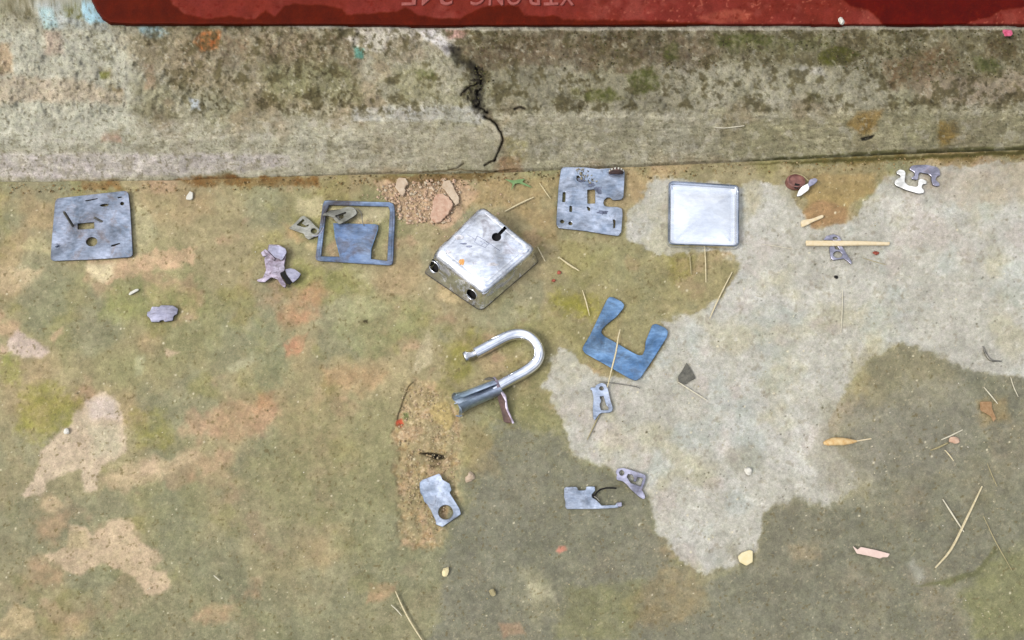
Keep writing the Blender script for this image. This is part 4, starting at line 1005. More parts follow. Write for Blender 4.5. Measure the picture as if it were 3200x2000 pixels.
F_ = [tuple(range(n)), tuple(range(2 * n - 1, n - 1, -1))] + [(k, n + k, n + (k + 1) % n, (k + 1) % n) for k in range(n)]
mk('strap_leg', V_, F_, M['rust'], t9)
tube('hooked_end', smooth_path(wpath(s([(668, 800), (720, 792), (775, 800), (830, 850)]), [.003, .006, .0095, .0105]), 4), [.0008, .0015, .0013, .001], M['dark'], t9, 8, .6)

# ------------------------------------------------------------------ 7 blue U plate
s = lambda p: src(p, 3.15, 1780, 900)
outer = s([(395, 85), (430, 90), (510, 130), (540, 162), (530, 200), (460, 285), (380, 345), (322, 402), (312, 440), (345, 475), (470, 545), (600, 622), (680, 662), (718, 660), (740, 610), (750, 520), (790, 420), (812, 362), (850, 350), (945, 392), (970, 428), (960, 480), (830, 690), (695, 890), (650, 912), (600, 895), (400, 780), (150, 640), (125, 600), (132, 575), (200, 465), (310, 230), (370, 108)])
o = plate('u_shaped_plate', outer, [], 0.0013, M['blue'], None, 0.0008, 5, .0003)
tag(o, 'blue steel U-shaped plate with two flared arms, right of the shackle', 'lock plate')
tu = o
M['smudge'] = metal_mat('dark_smudge', (.05, .08, .14), (.12, .18, .28), .45, .6, 200, None, metallic=.5)
for cx, cy, rx, ry, k in [(210, 490, 26, 14, 1), (280, 550, 16, 18, 2), (520, 712, 28, 14, 3), (560, 748, 20, 10, 4)]:
    o2 = blot('smudge', cx, cy, rx, ry, M['smudge'], .0021, k, s, None)
    me = o2.data; off = o2.location - tu.location; me.transform(__import__('mathutils').Matrix.Translation(off)); o2.location = (0, 0, 0); o2.parent = tu

# ------------------------------------------------------------------ 8 pale lever with round eye, below the U plate
outer = s([(207, 975), (250, 980), (262, 955), (285, 940), (320, 932), (355, 945), (378, 990), (400, 1095), (427, 1180), (420, 1212), (395, 1226), (312, 1230), (292, 1242), (262, 1285), (248, 1303), (232, 1280), (228, 1180), (236, 1075), (222, 1010), (205, 1000)])
o = plate('pointed_lever', outer, [s(ell(314, 987, 22, 20, 14)), s([(296, 1068), (335, 1062), (345, 1100), (362, 1150), (385, 1176), (382, 1200), (310, 1202), (296, 1150), (312, 1110)])], .0013, M['steel_light'], None, .0007, 3, .0003)
tag(o, 'pale blue pointed lever with a round eye, just below the blue U-shaped plate', 'lock lever')
tube_w = lambda name, pts, zs, r, mat, label, cat, group=None, n=6, parent=None: tag(tube(name, smooth_path(wpath(pts, zs), 4), r, mat, parent, n), label, cat, group)

# ------------------------------------------------------------------ 9 pale plate with big round hole, on the sandy strip
s = lambda p: src(p, 3.023, 1220, 1180)
outer = s([(275, 990), (300, 965), (460, 905), (478, 925), (492, 962), (560, 1000), (578, 1060), (560, 1088), (600, 1150), (655, 1240), (667, 1290), (642, 1308), (490, 1412), (465, 1400), (430, 1388), (425, 1345), (408, 1312), (380, 1250), (345, 1195), (318, 1172), (305, 1120), (282, 1090), (275, 1040)])
o = plate('holed_plate', outer, [s(ell(522, 1272, 70, 68, 26))], .0014, M['steel_light'], None, .0006, 3, .0003)
tag(o, 'pale zinc plate with notched edges and one large round hole, on the broken sandy strip', 'lock plate')

# ------------------------------------------------------------------ 10 forked plate with spring, bottom centre
s = lambda p: src(p, 6.722, 1720, 1420)
outer = s([(290, 712), (330, 680), (560, 680), (585, 755), (740, 750), (752, 672), (935, 672), (945, 760), (865, 850), (880, 905), (960, 950), (1050, 1040), (1075, 1072), (1300, 1062), (1368, 1060), (1392, 1010), (1462, 1005), (1470, 1092), (1400, 1122), (1000, 1145), (345, 1150), (308, 1090), (318, 1020), (285, 880)])
t10 = thing('forked_plate', centre(outer), 'lilac steel plate with one long lower arm and a curved black spring, bottom centre', 'lock plate')
plate('plate', outer, [], .0014, M['steel_light'], t10, .0008, 5, .0003)
plate('end_tab', s([(1395, 1012), (1462, 1005), (1500, 1000), (1505, 1085), (1468, 1100), (1420, 1095)]), [], .0025, M['lilac'], t10, .0008, 4, .0003)
tube('spring', smooth_path(wpath(s([(880, 890), (940, 850), (985, 790), (1060, 735), (1170, 708), (1290, 706), (1390, 712)]), .0022), 5), .0007, M['black'], t10, 8)
tube('spring', smooth_path(wpath(s([(920, 880), (980, 920), (1030, 980)]), .0022), 5), .0006, M['dark'], t10, 8)
plate('dark_stain', s([(860, 850), (905, 830), (950, 870), (935, 910), (880, 920)]), [], .0002, M['black'], t10, .0022, 4, .00005)
plate('dark_stain', s([(345, 800), (400, 770), (435, 780), (440, 930), (400, 890), (360, 860)]), [], .0002, M['mauve'], t10, .0022, 6, .00005)

# ------------------------------------------------------------------ 11 toothed lever beside it
outer = s([(1385, 330), (1420, 292), (1530, 280), (1640, 308), (1800, 360), (1980, 420), (2012, 470), (2000, 560), (1925, 740), (1985, 850), (1995, 915), (1955, 942), (1860, 885), (1700, 740), (1600, 622), (1520, 562), (1400, 535), (1383, 480), (1405, 430), (1380, 390)])
o = plate('toothed_lever', outer, [s(ell(1500, 385, 52, 58, 14)), s([(1606, 470), (1632, 412), (1728, 430), (1758, 500), (1740, 560), (1800, 580), (1832, 472), (1950, 500), (1896, 670), (1850, 655), (1690, 600)])], .0014, M['lilac'], None, .0010, 4, .0003, rh=2)
tag(o, 'lilac lever with an eye and a toothed window, right of the forked plate', 'lock lever')

# ------------------------------------------------------------------ 12 plate with bitten side, against the step
s = lambda p: src(p, 3.781, 1700, 500)
outer = s([(200, 110), (235, 86), (380, 90), (500, 92), (640, 110), (760, 100), (940, 110), (955, 150), (940, 440), (905, 470), (812, 472), (790, 442), (745, 440), (712, 470), (702, 515), (720, 545), (790, 552), (860, 552), (925, 572), (930, 640), (915, 850), (880, 897), (680, 868), (500, 838), (175, 802), (145, 762), (150, 640), (172, 300)])
holes = [s([(512, 350), (605, 342), (605, 512), (514, 515)]), s([(222, 378), (256, 375), (250, 495), (216, 495)]), s([(302, 540), (332, 540), (330, 612), (300, 612)]),
         s(ell(215, 725, 24, 22, 12)), s(ell(312, 747, 24, 22, 12)), s([(385, 185), (420, 188), (440, 225), (410, 258), (385, 235)]), s([(505, 545), (545, 560), (542, 600), (520, 595)]), s([(812, 700), (845, 705), (840, 800), (818, 805), (822, 740)]), s([(540, 265), (590, 275), (585, 298), (548, 290)])]
t12 = thing('bitten_plate', centre(outer), 'blue grey square plate with a bite out of its right side, against the step', 'lock plate')
zy = at(0 + 1800, 520, 0)[1]
plate('plate', outer, holes, .0014, M['steel_light'], t12, .0007, 6, .0003, lambda x, y: max(0, .0010 * (y - .40) / .03), rh=3)
M['grease'] = metal_mat('grease_stain', (.06, .07, .11), (.22, .25, .34), .45, .6, 160, None, metallic=.6, bump=.4)
for cx_, cy_, rx_, ry_, k_ in [(440, 235, 46, 26, 1), (640, 330, 40, 60, 2), (690, 620, 60, 24, 3), (560, 290, 40, 22, 4), (850, 160, 80, 22, 5), (665, 390, 22, 12, 6)]:
    blot('grease_stain', cx_, cy_, rx_, ry_, M['grease'], .0027 + .0006 * (cy_ < 300), 60 + k_, s, t12, .00006)
# serrated rusty disc standing on the plate
def serrated():
    V_, F_ = [], []; c0 = np.array(at(1925, 543, .004)); n = 12
    prof_ = []
    for k in range(n + 1):
        a_ = math.pi * k / n; r = .0068 + (.0006 if k % 2 else 0)
        prof_.append((r * math.cos(a_), .0065 * math.sin(a_)))
    prof_ = [(prof_[0][0], -.002)] + prof_ + [(prof_[-1][0], -.002)]
    m = len(prof_)
    for yy in (0, .0028):
        for x, z in prof_: V_.append((c0[0] + x, c0[1] + yy, .0045 + z))
    F_ = [tuple(range(m - 1, -1, -1)), tuple(range(m, 2 * m))] + [(k, (k + 1) % m, m + (k + 1) % m, m + k) for k in range(m)]
    return mk('serrated_disc', V_, F_, M['rust'], None, 30)
o = serrated(); tag(o, 'rusty half disc with a pale toothed rim standing on the corner of the bitten plate', 'lock part')
for k in range(6):
    a_ = math.radians(20 + 28 * k); c0 = Vector(at(1925, 543, .004))
    q = c0 + Vector((.0066 * math.cos(a_), .0015, .0005 + .0068 * math.sin(a_)))
    V_ = [q + Vector(v) * .0009 for v in [(-1, -1, -1), (1, -1, -1), (1, 1, -1), (-1, 1, -1), (-.7, -.7, 1), (.7, -.7, 1), (.7, .7, 1), (-.7, .7, 1)]]
    mk('tooth', V_, [(3, 2, 1, 0), (4, 5, 6, 7), (0, 1, 5, 4), (1, 2, 6, 5), (2, 3, 7, 6), (3, 0, 4, 7)], M['white_bit'], o)
def crumbs(name, poly, cnt, smin, smax, mats_cols, seed, z=0.0, zfun=None):
    """loose grains, one mesh of small irregular stones with a colour each"""
    rg = np.random.default_rng(seed); V_, F_, Cc = [], [], []
    xs = [p[0] for p in poly]; ys = [p[1] for p in poly]
    base = np.array([(1, 0, 0), (-1, 0, 0), (0, 1, 0), (0, -1, 0), (0, 0, 1), (0, 0, -1.0)])
    fc = [(0, 2, 4), (2, 1, 4), (1, 3, 4), (3, 0, 4), (2, 0, 5), (1, 2, 5), (3, 1, 5), (0, 3, 5)]
    done = 0
    while done < cnt:
        x, y = rg.uniform(min(xs), max(xs)), rg.uniform(min(ys), max(ys))
        if len(poly) > 2 and sdf(np.array([x]), np.array([y]), poly)[0] < 0: continue
        done += 1
        r = (smin + (smax - smin) * rg.random() ** 3) * .7 / FPX * 1.1 / 2
        zz = (zfun(x, y) if zfun else z)
        c = np.array(at(x, y, zz)); b = base * rg.uniform(.6, 1.2, (6, 1)) * r * (1, 1, .7)
        th = rg.uniform(0, 6.28); R_ = np.array([[math.cos(th), -math.sin(th), 0], [math.sin(th), math.cos(th), 0], [0, 0, 1]])
        b = b @ R_.T; i0 = len(V_); V_ += list(c + b + (0, 0, r * .35)); F_ += [tuple(i0 + k for k in f) for f in fc]
        cc = mats_cols[rg.integers(len(mats_cols))]; Cc += [cc] * 6
    o = mk(name, V_, F_, M['grit'])
    a_ = o.data.color_attributes.new('tint', 'FLOAT_COLOR', 'POINT')
    L = lin(np.array(Cc, float)) * ALB
    a_.data.foreach_set('color', np.concatenate([L, np.zeros((len(L), 1))], 1).astype(np.float32).ravel())
    return o
M['grit'] = surf_mat('loose_grit', .15, .3)
o = crumbs('mortar_crumb', s([(380, 110), (470, 90), (560, 150), (640, 250), (560, 280), (430, 240)]), 60, 3, 10, [(190, 180, 150), (168, 160, 136), (150, 140, 120), (96, 92, 84)], 5, .0035)
tag(o, 'grey mortar crumbs spilt on the bitten plate', 'crumbs', kind='stuff')

# ------------------------------------------------------------------ 13 bright shallow lid
oc = s([(1470, 243), (2308, 297), (2308, 1028), (1462, 1003)])
t13 = thing('tin_lid', centre(oc), 'bright square metal lid lying open side up, reflecting the sky', 'lid')
HL = .0062
ob = [at(x, y, HL) for x, y in oc]
def pan():
    pr = [(.0004, .0006), (.0, .0018), (0, .0050), (.0004, HL), (.0014, HL), (.0018, .0052), (.0022, .0026), (.0034, .0016), (.0060, .0012)]
    rings = [ring(ob, i_, .0045, z_, 6) for i_, z_ in pr]
    V_, F_ = [], []; n = len(rings[0])
    for rg in rings: V_ += rg
    for i in range(len(rings) - 1):
        for k in range(n):
            k2 = (k + 1) % n; F_.append((i * n + k, i * n + k2, (i + 1) * n + k2, (i + 1) * n + k))
    # slightly dished floor
    last = rings[-1]; cx = sum(p[0] for p in last) / n; cy = sum(p[1] for p in last) / n; pb = (len(rings) - 1) * n
    for j, k_ in enumerate((.96, .92, .87, .81, .74, .66, .57, .47, .36, .24, .12)):
        b = len(V_)
        for p in last: xx, yy = cx + (p[0] - cx) * k_, cy + (p[1] - cy) * k_; V_.append((xx, yy, .0012 + .0026 * (1 - k_ ** 2) ** 0.8 - 5.0 * max(0, yy - cy - .010) ** 2 * (1 - k_ ** 8)))
        for k in range(n):
            k2 = (k + 1) % n; F_.append((pb + k, pb + k2, b + k2, b + k))
        pb = b
    F_.append(tuple(pb + k for k in range(n)))
    F_.append(tuple(range(n - 1, -1, -1)))
    return mk('pan', V_, F_, M['tin'], t13, 28)
pan()
tube('rolled_rim', [Vector(p) + Vector((0, 0, .0001)) for p in (lambda r_: r_ + r_[:1])(ring(ob, .0009, .0045, HL, 6))], .0007, M['steel'], t13, 8)

# ------------------------------------------------------------------ 14 rusty cam with arm
s = lambda p: src(p, 4.033, 2400, 500)
t14 = thing('rusty_cam', centre(s([(400, 330)])), 'rusty brown drum with a silvery arm, between the bright lid and the white clip', 'lock part')
def drum():
    c_ = np.array(at(*s([(330, 300)])[0], 0)); V_, F_ = [], []; n = 20
    pr = [(.0095, .0005), (.0098, .004), (.0092, .0062), (.0078, .0068), (.0074, .0052), (.003, .0048)]
    for r, z in pr:
        for k in range(n):
            a_ = 2 * math.pi * k / n; V_.append((c_[0] + r * math.cos(a_) * .95, c_[1] + r * .8 * math.sin(a_), z))
    for i in range(len(pr) - 1):
        for k in range(n):
            k2 = (k + 1) % n
            F_.append((i * n + k, i * n + k2, (i + 1) * n + k2, (i + 1) * n + k))
    F_.append(tuple((len(pr) - 1) * n + k for k in range(n)))
    return mk('drum', V_, F_, M['rustpink'], t14, 40)
drum()
plate('recess_shade', s([(340, 290), (405, 305), (375, 365), (330, 352)]), [], .0004, M['black'], t14, .0058, 2, .0001)  # black sheet painted as the shade in the drum's hole
tube('rim_edge', smooth_path(wpath(s([(285, 185), (345, 172), (420, 190), (470, 222), (510, 262)]), .0068), 4), .0005, M['straw_dull'], t14, 6)
plate('arm', s([(362, 455), (385, 385), (430, 330), (510, 290), (520, 300), (520, 370), (480, 400), (410, 452)]), [], .0016, M['white'], t14, .0050, 6, .0004)
plate('arm_end', s([(505, 300), (525, 240), (600, 222), (632, 250), (600, 292), (545, 325), (515, 340)]), [], .0018, M['lilac'], t14, .0052, 6, .0004)

# ------------------------------------------------------------------ 15 pair of clips
outer = s([(1600, 262), (1640, 228), (1672, 215), (1670, 185), (1628, 172), (1622, 140), (1662, 115), (1722, 130), (1737, 165), (1722, 275), (1770, 318), (1870, 338), (1895, 322), (1898, 250), (1935, 230), (2002, 262), (1998, 300), (1955, 300), (1935, 345), (1975, 385), (1962, 415), (1900, 420), (1750, 376), (1622, 322), (1595, 292)])
o = plate('white_clip', outer, [], .0018, M['white'], None, .0006, 5, .0004)
tag(o, 'white hooked clip in front of the lilac clip, upper right near the step', 'clip')
outer = s([(1782, 112), (1805, 72), (1860, 60), (2000, 56), (2130, 85), (2165, 122), (2176, 190), (2132, 205), (2112, 248), (2165, 290), (2166, 322), (2130, 328), (2080, 312), (2062, 250), (2060, 202), (2025, 172), (1920, 152), (1900, 172), (1892, 245), (1830, 240), (1805, 220), (1848, 195), (1850, 150)])
o = plate('lilac_clip', outer, [], .0018, M['lilac'], None, .0006, 5, .0004)
tag(o, 'lilac grey hooked clip behind the white clip, upper right near the step', 'clip')

# ------------------------------------------------------------------ 16 lever under matchstick
outer = s([(700, 1000), (740, 952), (832, 933), (900, 958), (925, 1005), (930, 1080), (965, 1135), (1005, 1200), (1060, 1288), (1050, 1312), (992, 1262), (955, 1240), (825, 1262), (792, 1232), (775, 1112), (790, 1062), (830, 1040), (820, 1010), (740, 1010)])
o = plate('ringed_lever', outer, [s(ell(880, 1190, 58, 42, 16)), s([(835, 1085), (880, 1085), (905, 1130), (850, 1125)]), s(ell(850, 985, 34, 20, 12))], .0014, M['lilac'], None, .0007, 3, .0003)
tag(o, 'lilac lever with a ring and a point lying under the matchstick', 'lock lever')
q = s([(480, 1035), (900, 1045), (1535, 1048)])
o = plate('matchstick', s([(480, 1010), (900, 1012), (1180, 1016), (1540, 1030), (1538, 1068), (1200, 1066), (900, 1075), (490, 1072)]), [], .0022, M['wood'], None, .0022, 3, .0006)
tag(o, 'long pale wooden stick lying across the ringed lever', 'stick')
o = plate('wood_splinter', s([(418, 790), (420, 765), (445, 752), (520, 742), (560, 735), (685, 685), (705, 700), (700, 722), (560, 780), (520, 805), (450, 838), (425, 830)]), [], .0018, M['wood'], None, .0006, 4, .0005)
tag(o, 'short cream wood splinter on the damp brown patch under the rusty cam', 'splinter')

# ------------------------------------------------------------------ straws and other litter
G = 'straws scattered on the floor'
def straw(pts, w, mat, label, z=.0009, zs=None):
    zz = zs or [z + w * .0001] * len(pts)
    o = tube('straw', smooth_path(wpath(pts, zz), 3), [w * .6 * 1.35e-4, w * 1.35e-4, w * 1.35e-4, w * .6 * 1.35e-4], M[mat], None, 6)
    tag(o, label, 'straw', G)
for a_ in [
    ([(1577, 661), (1625, 636), (1668, 616)], 6, 'straw', 'pale straw pointing from the padlock case up towards the bitten plate'),
    ([(1686, 572), (1703, 597), (1720, 621)], 3, 'straw', 'thin slanting straw left of the bitten plate'),
    ([(1680, 772), (1692, 795), (1704, 817)], 4.5, 'straw', 'short straw touching the right corner of the padlock case'),
    ([(1750, 806), (1780, 828), (1810, 846)], 6, 'straw', 'thick straw stub between padlock case and blue U-shaped plate'),
    ([(1820, 907), (1832, 945), (1842, 986)], 4, 'straw', 'straw standing just left of the tip of the blue U-shaped plate'),
    ([(2202, 770), (2205, 825), (2206, 882)], 4, 'straw', 'straw leading straight down from the lower edge of the bright lid'),
    ([(2155, 796), (2158, 830), (2160, 858)], 5, 'straw_dull', 'short straw left of the one below the bright lid'),
    ([(2288, 850), (2262, 900), (2238, 950), (2218, 995)], 5, 'straw', 'long slanting straw on the edge of the pale dry cement under the lid'),
    ([(2380, 763), (2430, 770), (2482, 779)], 2.5, 'straw_pale', 'faint pale straw right of the bright lid'),
    ([(2633, 905), (2632, 970), (2628, 1040)], 3, 'straw_pale', 'thin upright straw in the middle of the pale dry cement'),
    ([(2120, 1194), (2160, 1220), (2208, 1250)], 4, 'straw_pale', 'straw starting at the dark grey scrap'),
    ([(2946, 1560), (2978, 1610), (3012, 1662)], 5, 'straw_pale', 'doubled short straw crossing the long bottom right straw'),
    ([(3073, 1612), (3110, 1690), (3162, 1782)], 3, 'straw_dull', 'thin straw to the right of the crossed straws'),
    ([(3085, 1448), (3100, 1485), (3116, 1520)], 3, 'straw_dull', 'small straw above the crossed straws'),
    ([(2942, 1374), (2970, 1362), (3008, 1343)], 5, 'straw_pale', 'upper straw of the small heap right of the orange seed'),
    ([(2908, 1407), (2935, 1397), (2962, 1384)], 6, 'straw_dull', 'lower brownish straw of the small heap right of the orange seed'),
    ([(2952, 1406), (2965, 1420), (2980, 1440)], 4, 'straw', 'short straw under the small heap right of the orange seed'),
    ([(1236, 1848), (1262, 1905), (1290, 1955), (1325, 2010)], 5, 'straw', 'long straw running off the bottom edge of the photo'),
    ([(1222, 1890), (1240, 1906), (1256, 1925)], 3.5, 'straw_pale', 'tiny straw beside the long one at the bottom edge'),
    ([(2580, 1042 + 8), (2600, 1046), (2626, 1040)], 0.1, 'straw_pale', ''),
    ([(3075, 1210), (3100, 1240), (3118, 1262)], 4, 'straw_pale', 'small straw above the curled brown leaf at the right edge'),
    ([(3158, 1178), (3168, 1210), (3182, 1240)], 3, 'straw_pale', 'thin straw at the right edge above the brown leaf'),
    ([(2696, 806), (2735, 818), (2770, 828)], 3, 'straw_dull', 'thin dull straw below the right end of the matchstick'),
    ([(2222 + 8, 397), (2280, 397), (2328, 393)], 0.1, 'straw_pale', ''),
    ([(668, 1798), (680, 1808), (688, 1815)], 4, 'straw_pale', 'tiny pale straw on the lower left floor')]:
    if a_[1] > 1: straw(*a_)
straw([(3069, 1520), (3020, 1622), (2972, 1717), (2923, 1774)], 7, 'straw', 'longest thick straw of the crossed pair at the lower right', z=.0016)
straw([(1938, 1030), (1932, 1055), (1925, 1100), (1910, 1160), (1898, 1210)], 5.5, 'straw', 'bent straw lying across the blue U-shaped plate', zs=[.0032, .0036, .0034, .003, .0026])
straw([(1876, 1290), (1866, 1310), (1835, 1374)], 4.5, 'straw_dull', 'straw passing out from under the tip of the pointed lever', z=.0004)
o = tube('twig', smooth_path(wpath([(1870, 1192), (1885, 1194), (1930, 1199), (1985, 1208), (2000, 1214)], .0012), 3), [.0002, .0004, .0003], M['dark'], None, 6)
tag(o, 'thin dark twig just under the tip of the blue U-shaped plate', 'twig')
# white thread on the step face
def stepz(u, v):
    j = float(joint(u)); rid = float(np.interp(u, [0, 900, 1500, 3200], [380, 352, 352, 332]))
    return float(np.interp((j + 5 - v) / (j + 5 - rid), [0, .08, 1.0], [-.0035, .004, .046])) if v > rid else .046 + (rid - v) / (rid - 70) * .018
pp = [(2230, 397), (2262, 400), (2300, 396), (2326, 393)]
o = tube('straw', smooth_path([at(x, y, stepz(x, y) + .0012) for x, y in pp], 3), .00045, M['straw_pale'], None, 6)
tag(o, 'white straw lying on the front of the cement step above the bright lid', 'straw', G)
# orange seed with stalk
s5 = lambda p: src(p, 2.52, 2500, 1300)
ts = thing('dry_seed_pod', centre(s5([(300, 200)])), 'orange yellow seed pod with a thin stalk on the lower right floor', 'seed pod')
tube('pod', smooth_path(wpath(s5([(186, 215), (215, 210), (270, 200), (340, 200), (400, 200), (445, 198)]), .0028), 4), [.0012, .0026, .0036, .0034, .0022, .0008], M['seed'], ts, 10, .7)
tube('stalk', smooth_path(wpath(s5([(440, 198), (500, 188), (560, 178)]), [.0026, .002, .0012]), 4), .0006, M['wood'], ts, 6)
o = plate('pink_shaving', s5([(418, 1025), (428, 1030), (455, 1052), (480, 1030), (600, 1055), (710, 1084), (692, 1112), (655, 1112), (632, 1122), (540, 1100), (450, 1082)]), [], .0009, M['peel'], None, .0010, 3, .0003)
tag(o, 'pale pink flat shaving on the dark damp floor, lower right', 'shaving')
o = plate('cream_chip', src([(1310, 948), (1335, 922), (1388, 903), (1410, 910), (1410, 985), (1368, 1010), (1322, 985)], 2.16, 1700, 1300), [], .0012, M['cream'], None, .0006, 3, .0003)
tag(o, 'cream coloured chip at the lower tip of the pale dry cement', 'chip')
o = plate('dark_scrap', src([(98, 935), (118, 965), (135, 990), (158, 1042), (118, 1060), (95, 1082), (45, 1066), (40, 1030), (68, 990)], 2.16, 2100, 700), [], .0006, M['char'], None, .0006, 3, .0002)
tag(o, 'dark grey flaky scrap right of the blue U-shaped plate', 'scrap')
o = plate('green_sprig', src([(1050, 1230), (1110, 1240), (1150, 1232), (1190, 1228), (1170, 1250), (1215, 1272), (1240, 1290), (1190, 1275), (1150, 1258), (1120, 1262), (1095, 1310), (1105, 1262)], 2.2, 1100, 0), [], .0005, M['leaf'], None, .0012, 3, .0001)
tag(o, 'small green sprig on the floor at the foot of the crack', 'sprig')
o = plate('brown_leaf', src([(860, 975), (960, 975), (965, 1040), (1000, 1120), (975, 1150), (955, 1100), (920, 1080), (865, 1050)], 2.749, 2750, 900), [], .0006, M['brownleaf'], None, .0008, 4, .0002)
tag(o, 'curled orange brown leaf near the right edge', 'leaf')
o = tube('dark_caterpillar', smooth_path(wpath(src([(885, 500), (900, 545), (930, 600), (965, 625), (1010, 628), (1045, 630)], 2.749, 2750, 900), .0012), 4), [.0006, .001, .0011, .0007, .0005], M['dark'], None, 8)
tag(o, 'small dark curved twig on the pale cement near the right edge', 'twig')
o = rock('brick_flake', 2982, 1376, 14, 10, 8, M['brick'], None, 0, 4); tag(o, 'reddish flake between the straws of the small heap on the right', 'flake')
o = rock('pink_petal', 3146, 104, 14, 14, 9, M['pink'], None, .0655, 9); tag(o, 'bright pink petal at the foot of the red slab, far right', 'petal')
o = rock('white_seed', 2628, 66, 9, 14, 7, M['white_bit'], None, .0712, 5); tag(o, 'small white speck lying on the front of the red slab', 'seed')
o = plate('white_chip', src([(1450, 195), (1455, 165), (1490, 115), (1520, 130), (1518, 185), (1500, 200)], 3.15, 120, 560), [], .0014, M['white_bit'], None, .0004, 3, .0004)
tag(o, 'small white chip between the leftmost plate and the dirt at the step', 'chip')
o = plate('pale_chip', src([(885, 1135), (900, 1110), (960, 1078), (985, 1078), (985, 1092), (900, 1140)], 3.15, 120, 560), [], .0009, M['white_bit'], None, .0004, 3, .0003)
tag(o, 'narrow whitish chip above the small many-sided plate', 'chip')
o = rock('white_pebble', 208, 1348, 9, 8, 7, M['white_bit'], None, 0, 12); tag(o, 'white pebble on the upper edge of the large tan patch, left', 'pebble')
o = rock('pale_pebble', 2337, 1472, 11, 10, 8, M['white_bit'], None, 0, 13); tag(o, 'white pebble in the grey ring mark on the dry cement', 'pebble')
o = rock('yellow_pebble', 1392, 1788, 9, 12, 8, M['cream'], None, 0, 14); tag(o, 'yellowish pebble on the bottom centre floor', 'pebble')
o = rock('yellow_pebble', 1541, 1851, 8, 8, 7, M['straw_dull'], None, 0, 15); tag(o, 'dull green pebble right of the yellowish one at the bottom centre', 'pebble')
o = rock('tan_pebble', 1469, 1492, 13, 12, 9, M['brick2'], None, 0, 16); tag(o, 'rough tan pebble right of the holed zinc plate', 'pebble')
for x, y, r, k, lb in [(1747, 852, 9, 1, 'red crumb nearest the thick straw stub beside the padlock case'), (1731, 877, 8, 2, 'red crumb just below and left of the other one'), (1652, 827, 10, 3, 'dark red crumb under the right edge of the padlock case'),
                       (2736, 791, 11, 4, 'red brown crumb under the right half of the matchstick')]:
    o = rock('red_crumb', x, y, r * .8, r * .55, r * .5, M['red_bit'], None, 0, 20 + k); tag(o, lb, 'crumb')
o = rock('black_grit_grain', 2613, 866, 6, 6, 5, M['black'], None, 0, 31); tag(o, 'single black grain on the pale cement below the ringed lever', 'grain')
# rubble flakes near the step
s6 = lambda p: src(p, 6.05, 1150, 520)
jagf = lambda p: jag(s6(p), 2.0, len(p))
o = plate('pink_flake', jagf([(1225, 650), (1290, 520), (1420, 500), (1560, 620), (1610, 700), (1590, 780), (1500, 900), (1400, 1020), (1300, 1062), (1200, 1000), (1180, 900), (1220, 800)]), [], .0028, M['brick'], None, .0006, 1.5, .0005)
tag(o, 'large pink plaster flake with pointed lower end, upper left of the padlock case', 'plaster flake')
o = plate('pink_flake', jagf([(540, 240), (620, 205), (720, 230), (770, 310), (700, 400), (715, 480), (650, 555), (600, 520), (520, 380)]), [], .0024, M['brick2'], None, .0008, 1.5, .0005)
tag(o, 'smaller pinkish flake by the step, above the top right corner of the frame', 'plaster flake')
o = plate('mortar_flake', jagf([(1430, 260), (1560, 265), (1640, 430), (1720, 560), (1730, 680), (1650, 740), (1600, 640), (1480, 480), (1400, 380)]), [], .0018, M['brick2'], None, .0004, 1.5, .0005)
tag(o, 'thin pale mortar flake behind the large pink flake', 'plaster flake')
o = None
cols = [(222, 190, 164), (212, 180, 152), (230, 208, 182), (200, 168, 140), (214, 198, 174)]
o = crumbs('brick_rubble', [(1180, 580), (1420, 555), (1440, 600), (1400, 700), (1340, 700), (1280, 700), (1240, 690), (1235, 640), (1180, 620)], 900, 3, 15, cols, 41)
tag(o, 'loose pinkish brick crumbs at the foot of the step, above the frame', 'rubble', kind='stuff')
o = crumbs('stray_crumbs', [(1100, 590), (1500, 560), (1620, 620), (1560, 680), (1430, 760), (1180, 720)], 220, 2, 8, cols, 47)
tag(o, 'stray pinkish crumbs thinning out below the rubble', 'crumbs', kind='stuff')
o = crumbs('sand', [(1255, 1225), (1290, 1200), (1380, 1240), (1435, 1300), (1440, 1400), (1420, 1520), (1370, 1690), (1290, 1690), (1250, 1560), (1240, 1330)], 1000, 2, 9, [(200, 182, 144), (210, 192, 156), (186, 164, 128), (200, 174, 144), (176, 154, 118)], 42, -.0018)
tag(o, 'coarse sand filling the broken strip of floor', 'sand', kind='stuff')
o = crumbs('grit', [(0, 600), (1200, 590), (1960, 560), (3200, 520), (3200, 2000), (0, 2000)], 1300, 1.2, 5.5, [(230, 220, 190), (206, 192, 152), (180, 166, 124), (236, 230, 214), (120, 108, 78)], 43)
tag(o, 'fine pale grit scattered over the whole floor', 'grit', kind='stuff')
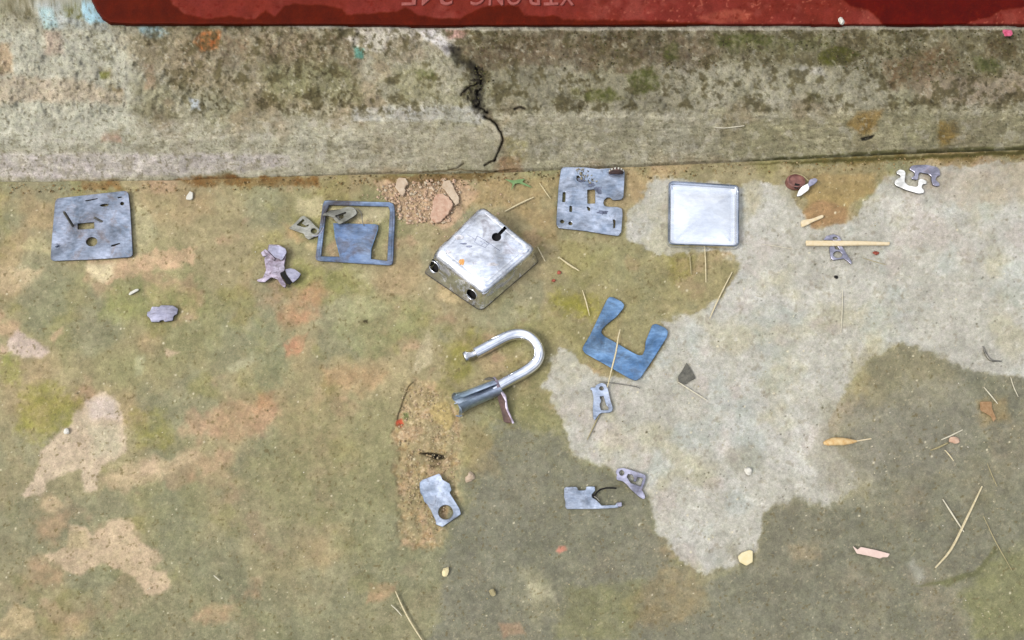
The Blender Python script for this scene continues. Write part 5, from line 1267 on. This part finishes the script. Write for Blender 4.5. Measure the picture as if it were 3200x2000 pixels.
o = crumbs('joint_dirt', [(0, 575), (600, 570), (1200, 548), (1960, 525), (2700, 500), (3200, 480), (3200, 505), (2700, 530), (1960, 560), (1200, 590), (600, 600), (0, 605)], 1300, 2, 9, [(150, 120, 76), (176, 150, 104), (120, 96, 58), (190, 170, 130), (100, 88, 50)], 44)
tag(o, 'brown dirt grains gathered along the joint of floor and step', 'dirt', kind='stuff')

# tiny plant fibres lying all over the floor
def fibres(name, n, seed, poly):
    rg = np.random.default_rng(seed); V_, F_ = [], []
    xs = [p[0] for p in poly]; ys = [p[1] for p in poly]; k_ = 0
    while k_ < n:
        x, y = rg.uniform(min(xs), max(xs)), rg.uniform(min(ys), max(ys))
        if sdf(np.array([x]), np.array([y]), poly)[0] < 0: continue
        k_ += 1; c = np.array(at(x, y, .0006)); L = rg.uniform(5, 20) * 2.7e-4; a_ = rg.uniform(0, 6.28); cu = rg.uniform(-.8, .8); w = rg.uniform(.8, 1.8) * 1.0e-4
        pr = []
        for j in range(4):
            t = j / 3 - .5; an = a_ + cu * t
            pr.append(c + np.array((math.cos(an) * t * L, math.sin(an) * t * L, .0003 * (1 - 4 * t * t))))
        b0 = len(V_); nn = np.array((-math.sin(a_), math.cos(a_), 0)) * w
        for p in pr: V_ += [p + nn, p + (0, 0, w), p - nn]
        for j in range(3):
            q = b0 + 3 * j; F_ += [(q, q + 1, q + 4, q + 3), (q + 1, q + 2, q + 5, q + 4)]
    return mk(name, V_, F_, M['straw_dull'])
o = fibres('plant_fibres', 130, 91, [(1500, 600), (3200, 540), (3200, 2000), (1100, 2000)])
tag(o, 'tiny pale plant fibres strewn over the right part of the floor', 'fibres', kind='stuff')
# moss grains rooted on the rough ledge
mossc = [(70, 72, 30), (88, 84, 44), (60, 54, 28), (104, 98, 58), (112, 96, 66)]
o = crumbs('moss', [(1450, 100), (2200, 96), (3200, 94), (3200, 240), (2900, 260), (2560, 205), (2200, 215), (1900, 230), (1600, 200), (1480, 330), (1440, 300), (1470, 200)], 2200, 3, 10, mossc, 51, 0, lambda u, v: stepz(u, v) - .0004)
tag(o, 'dark moss tufts and dirt grains on the upper ledge of the cement step', 'moss', kind='stuff')
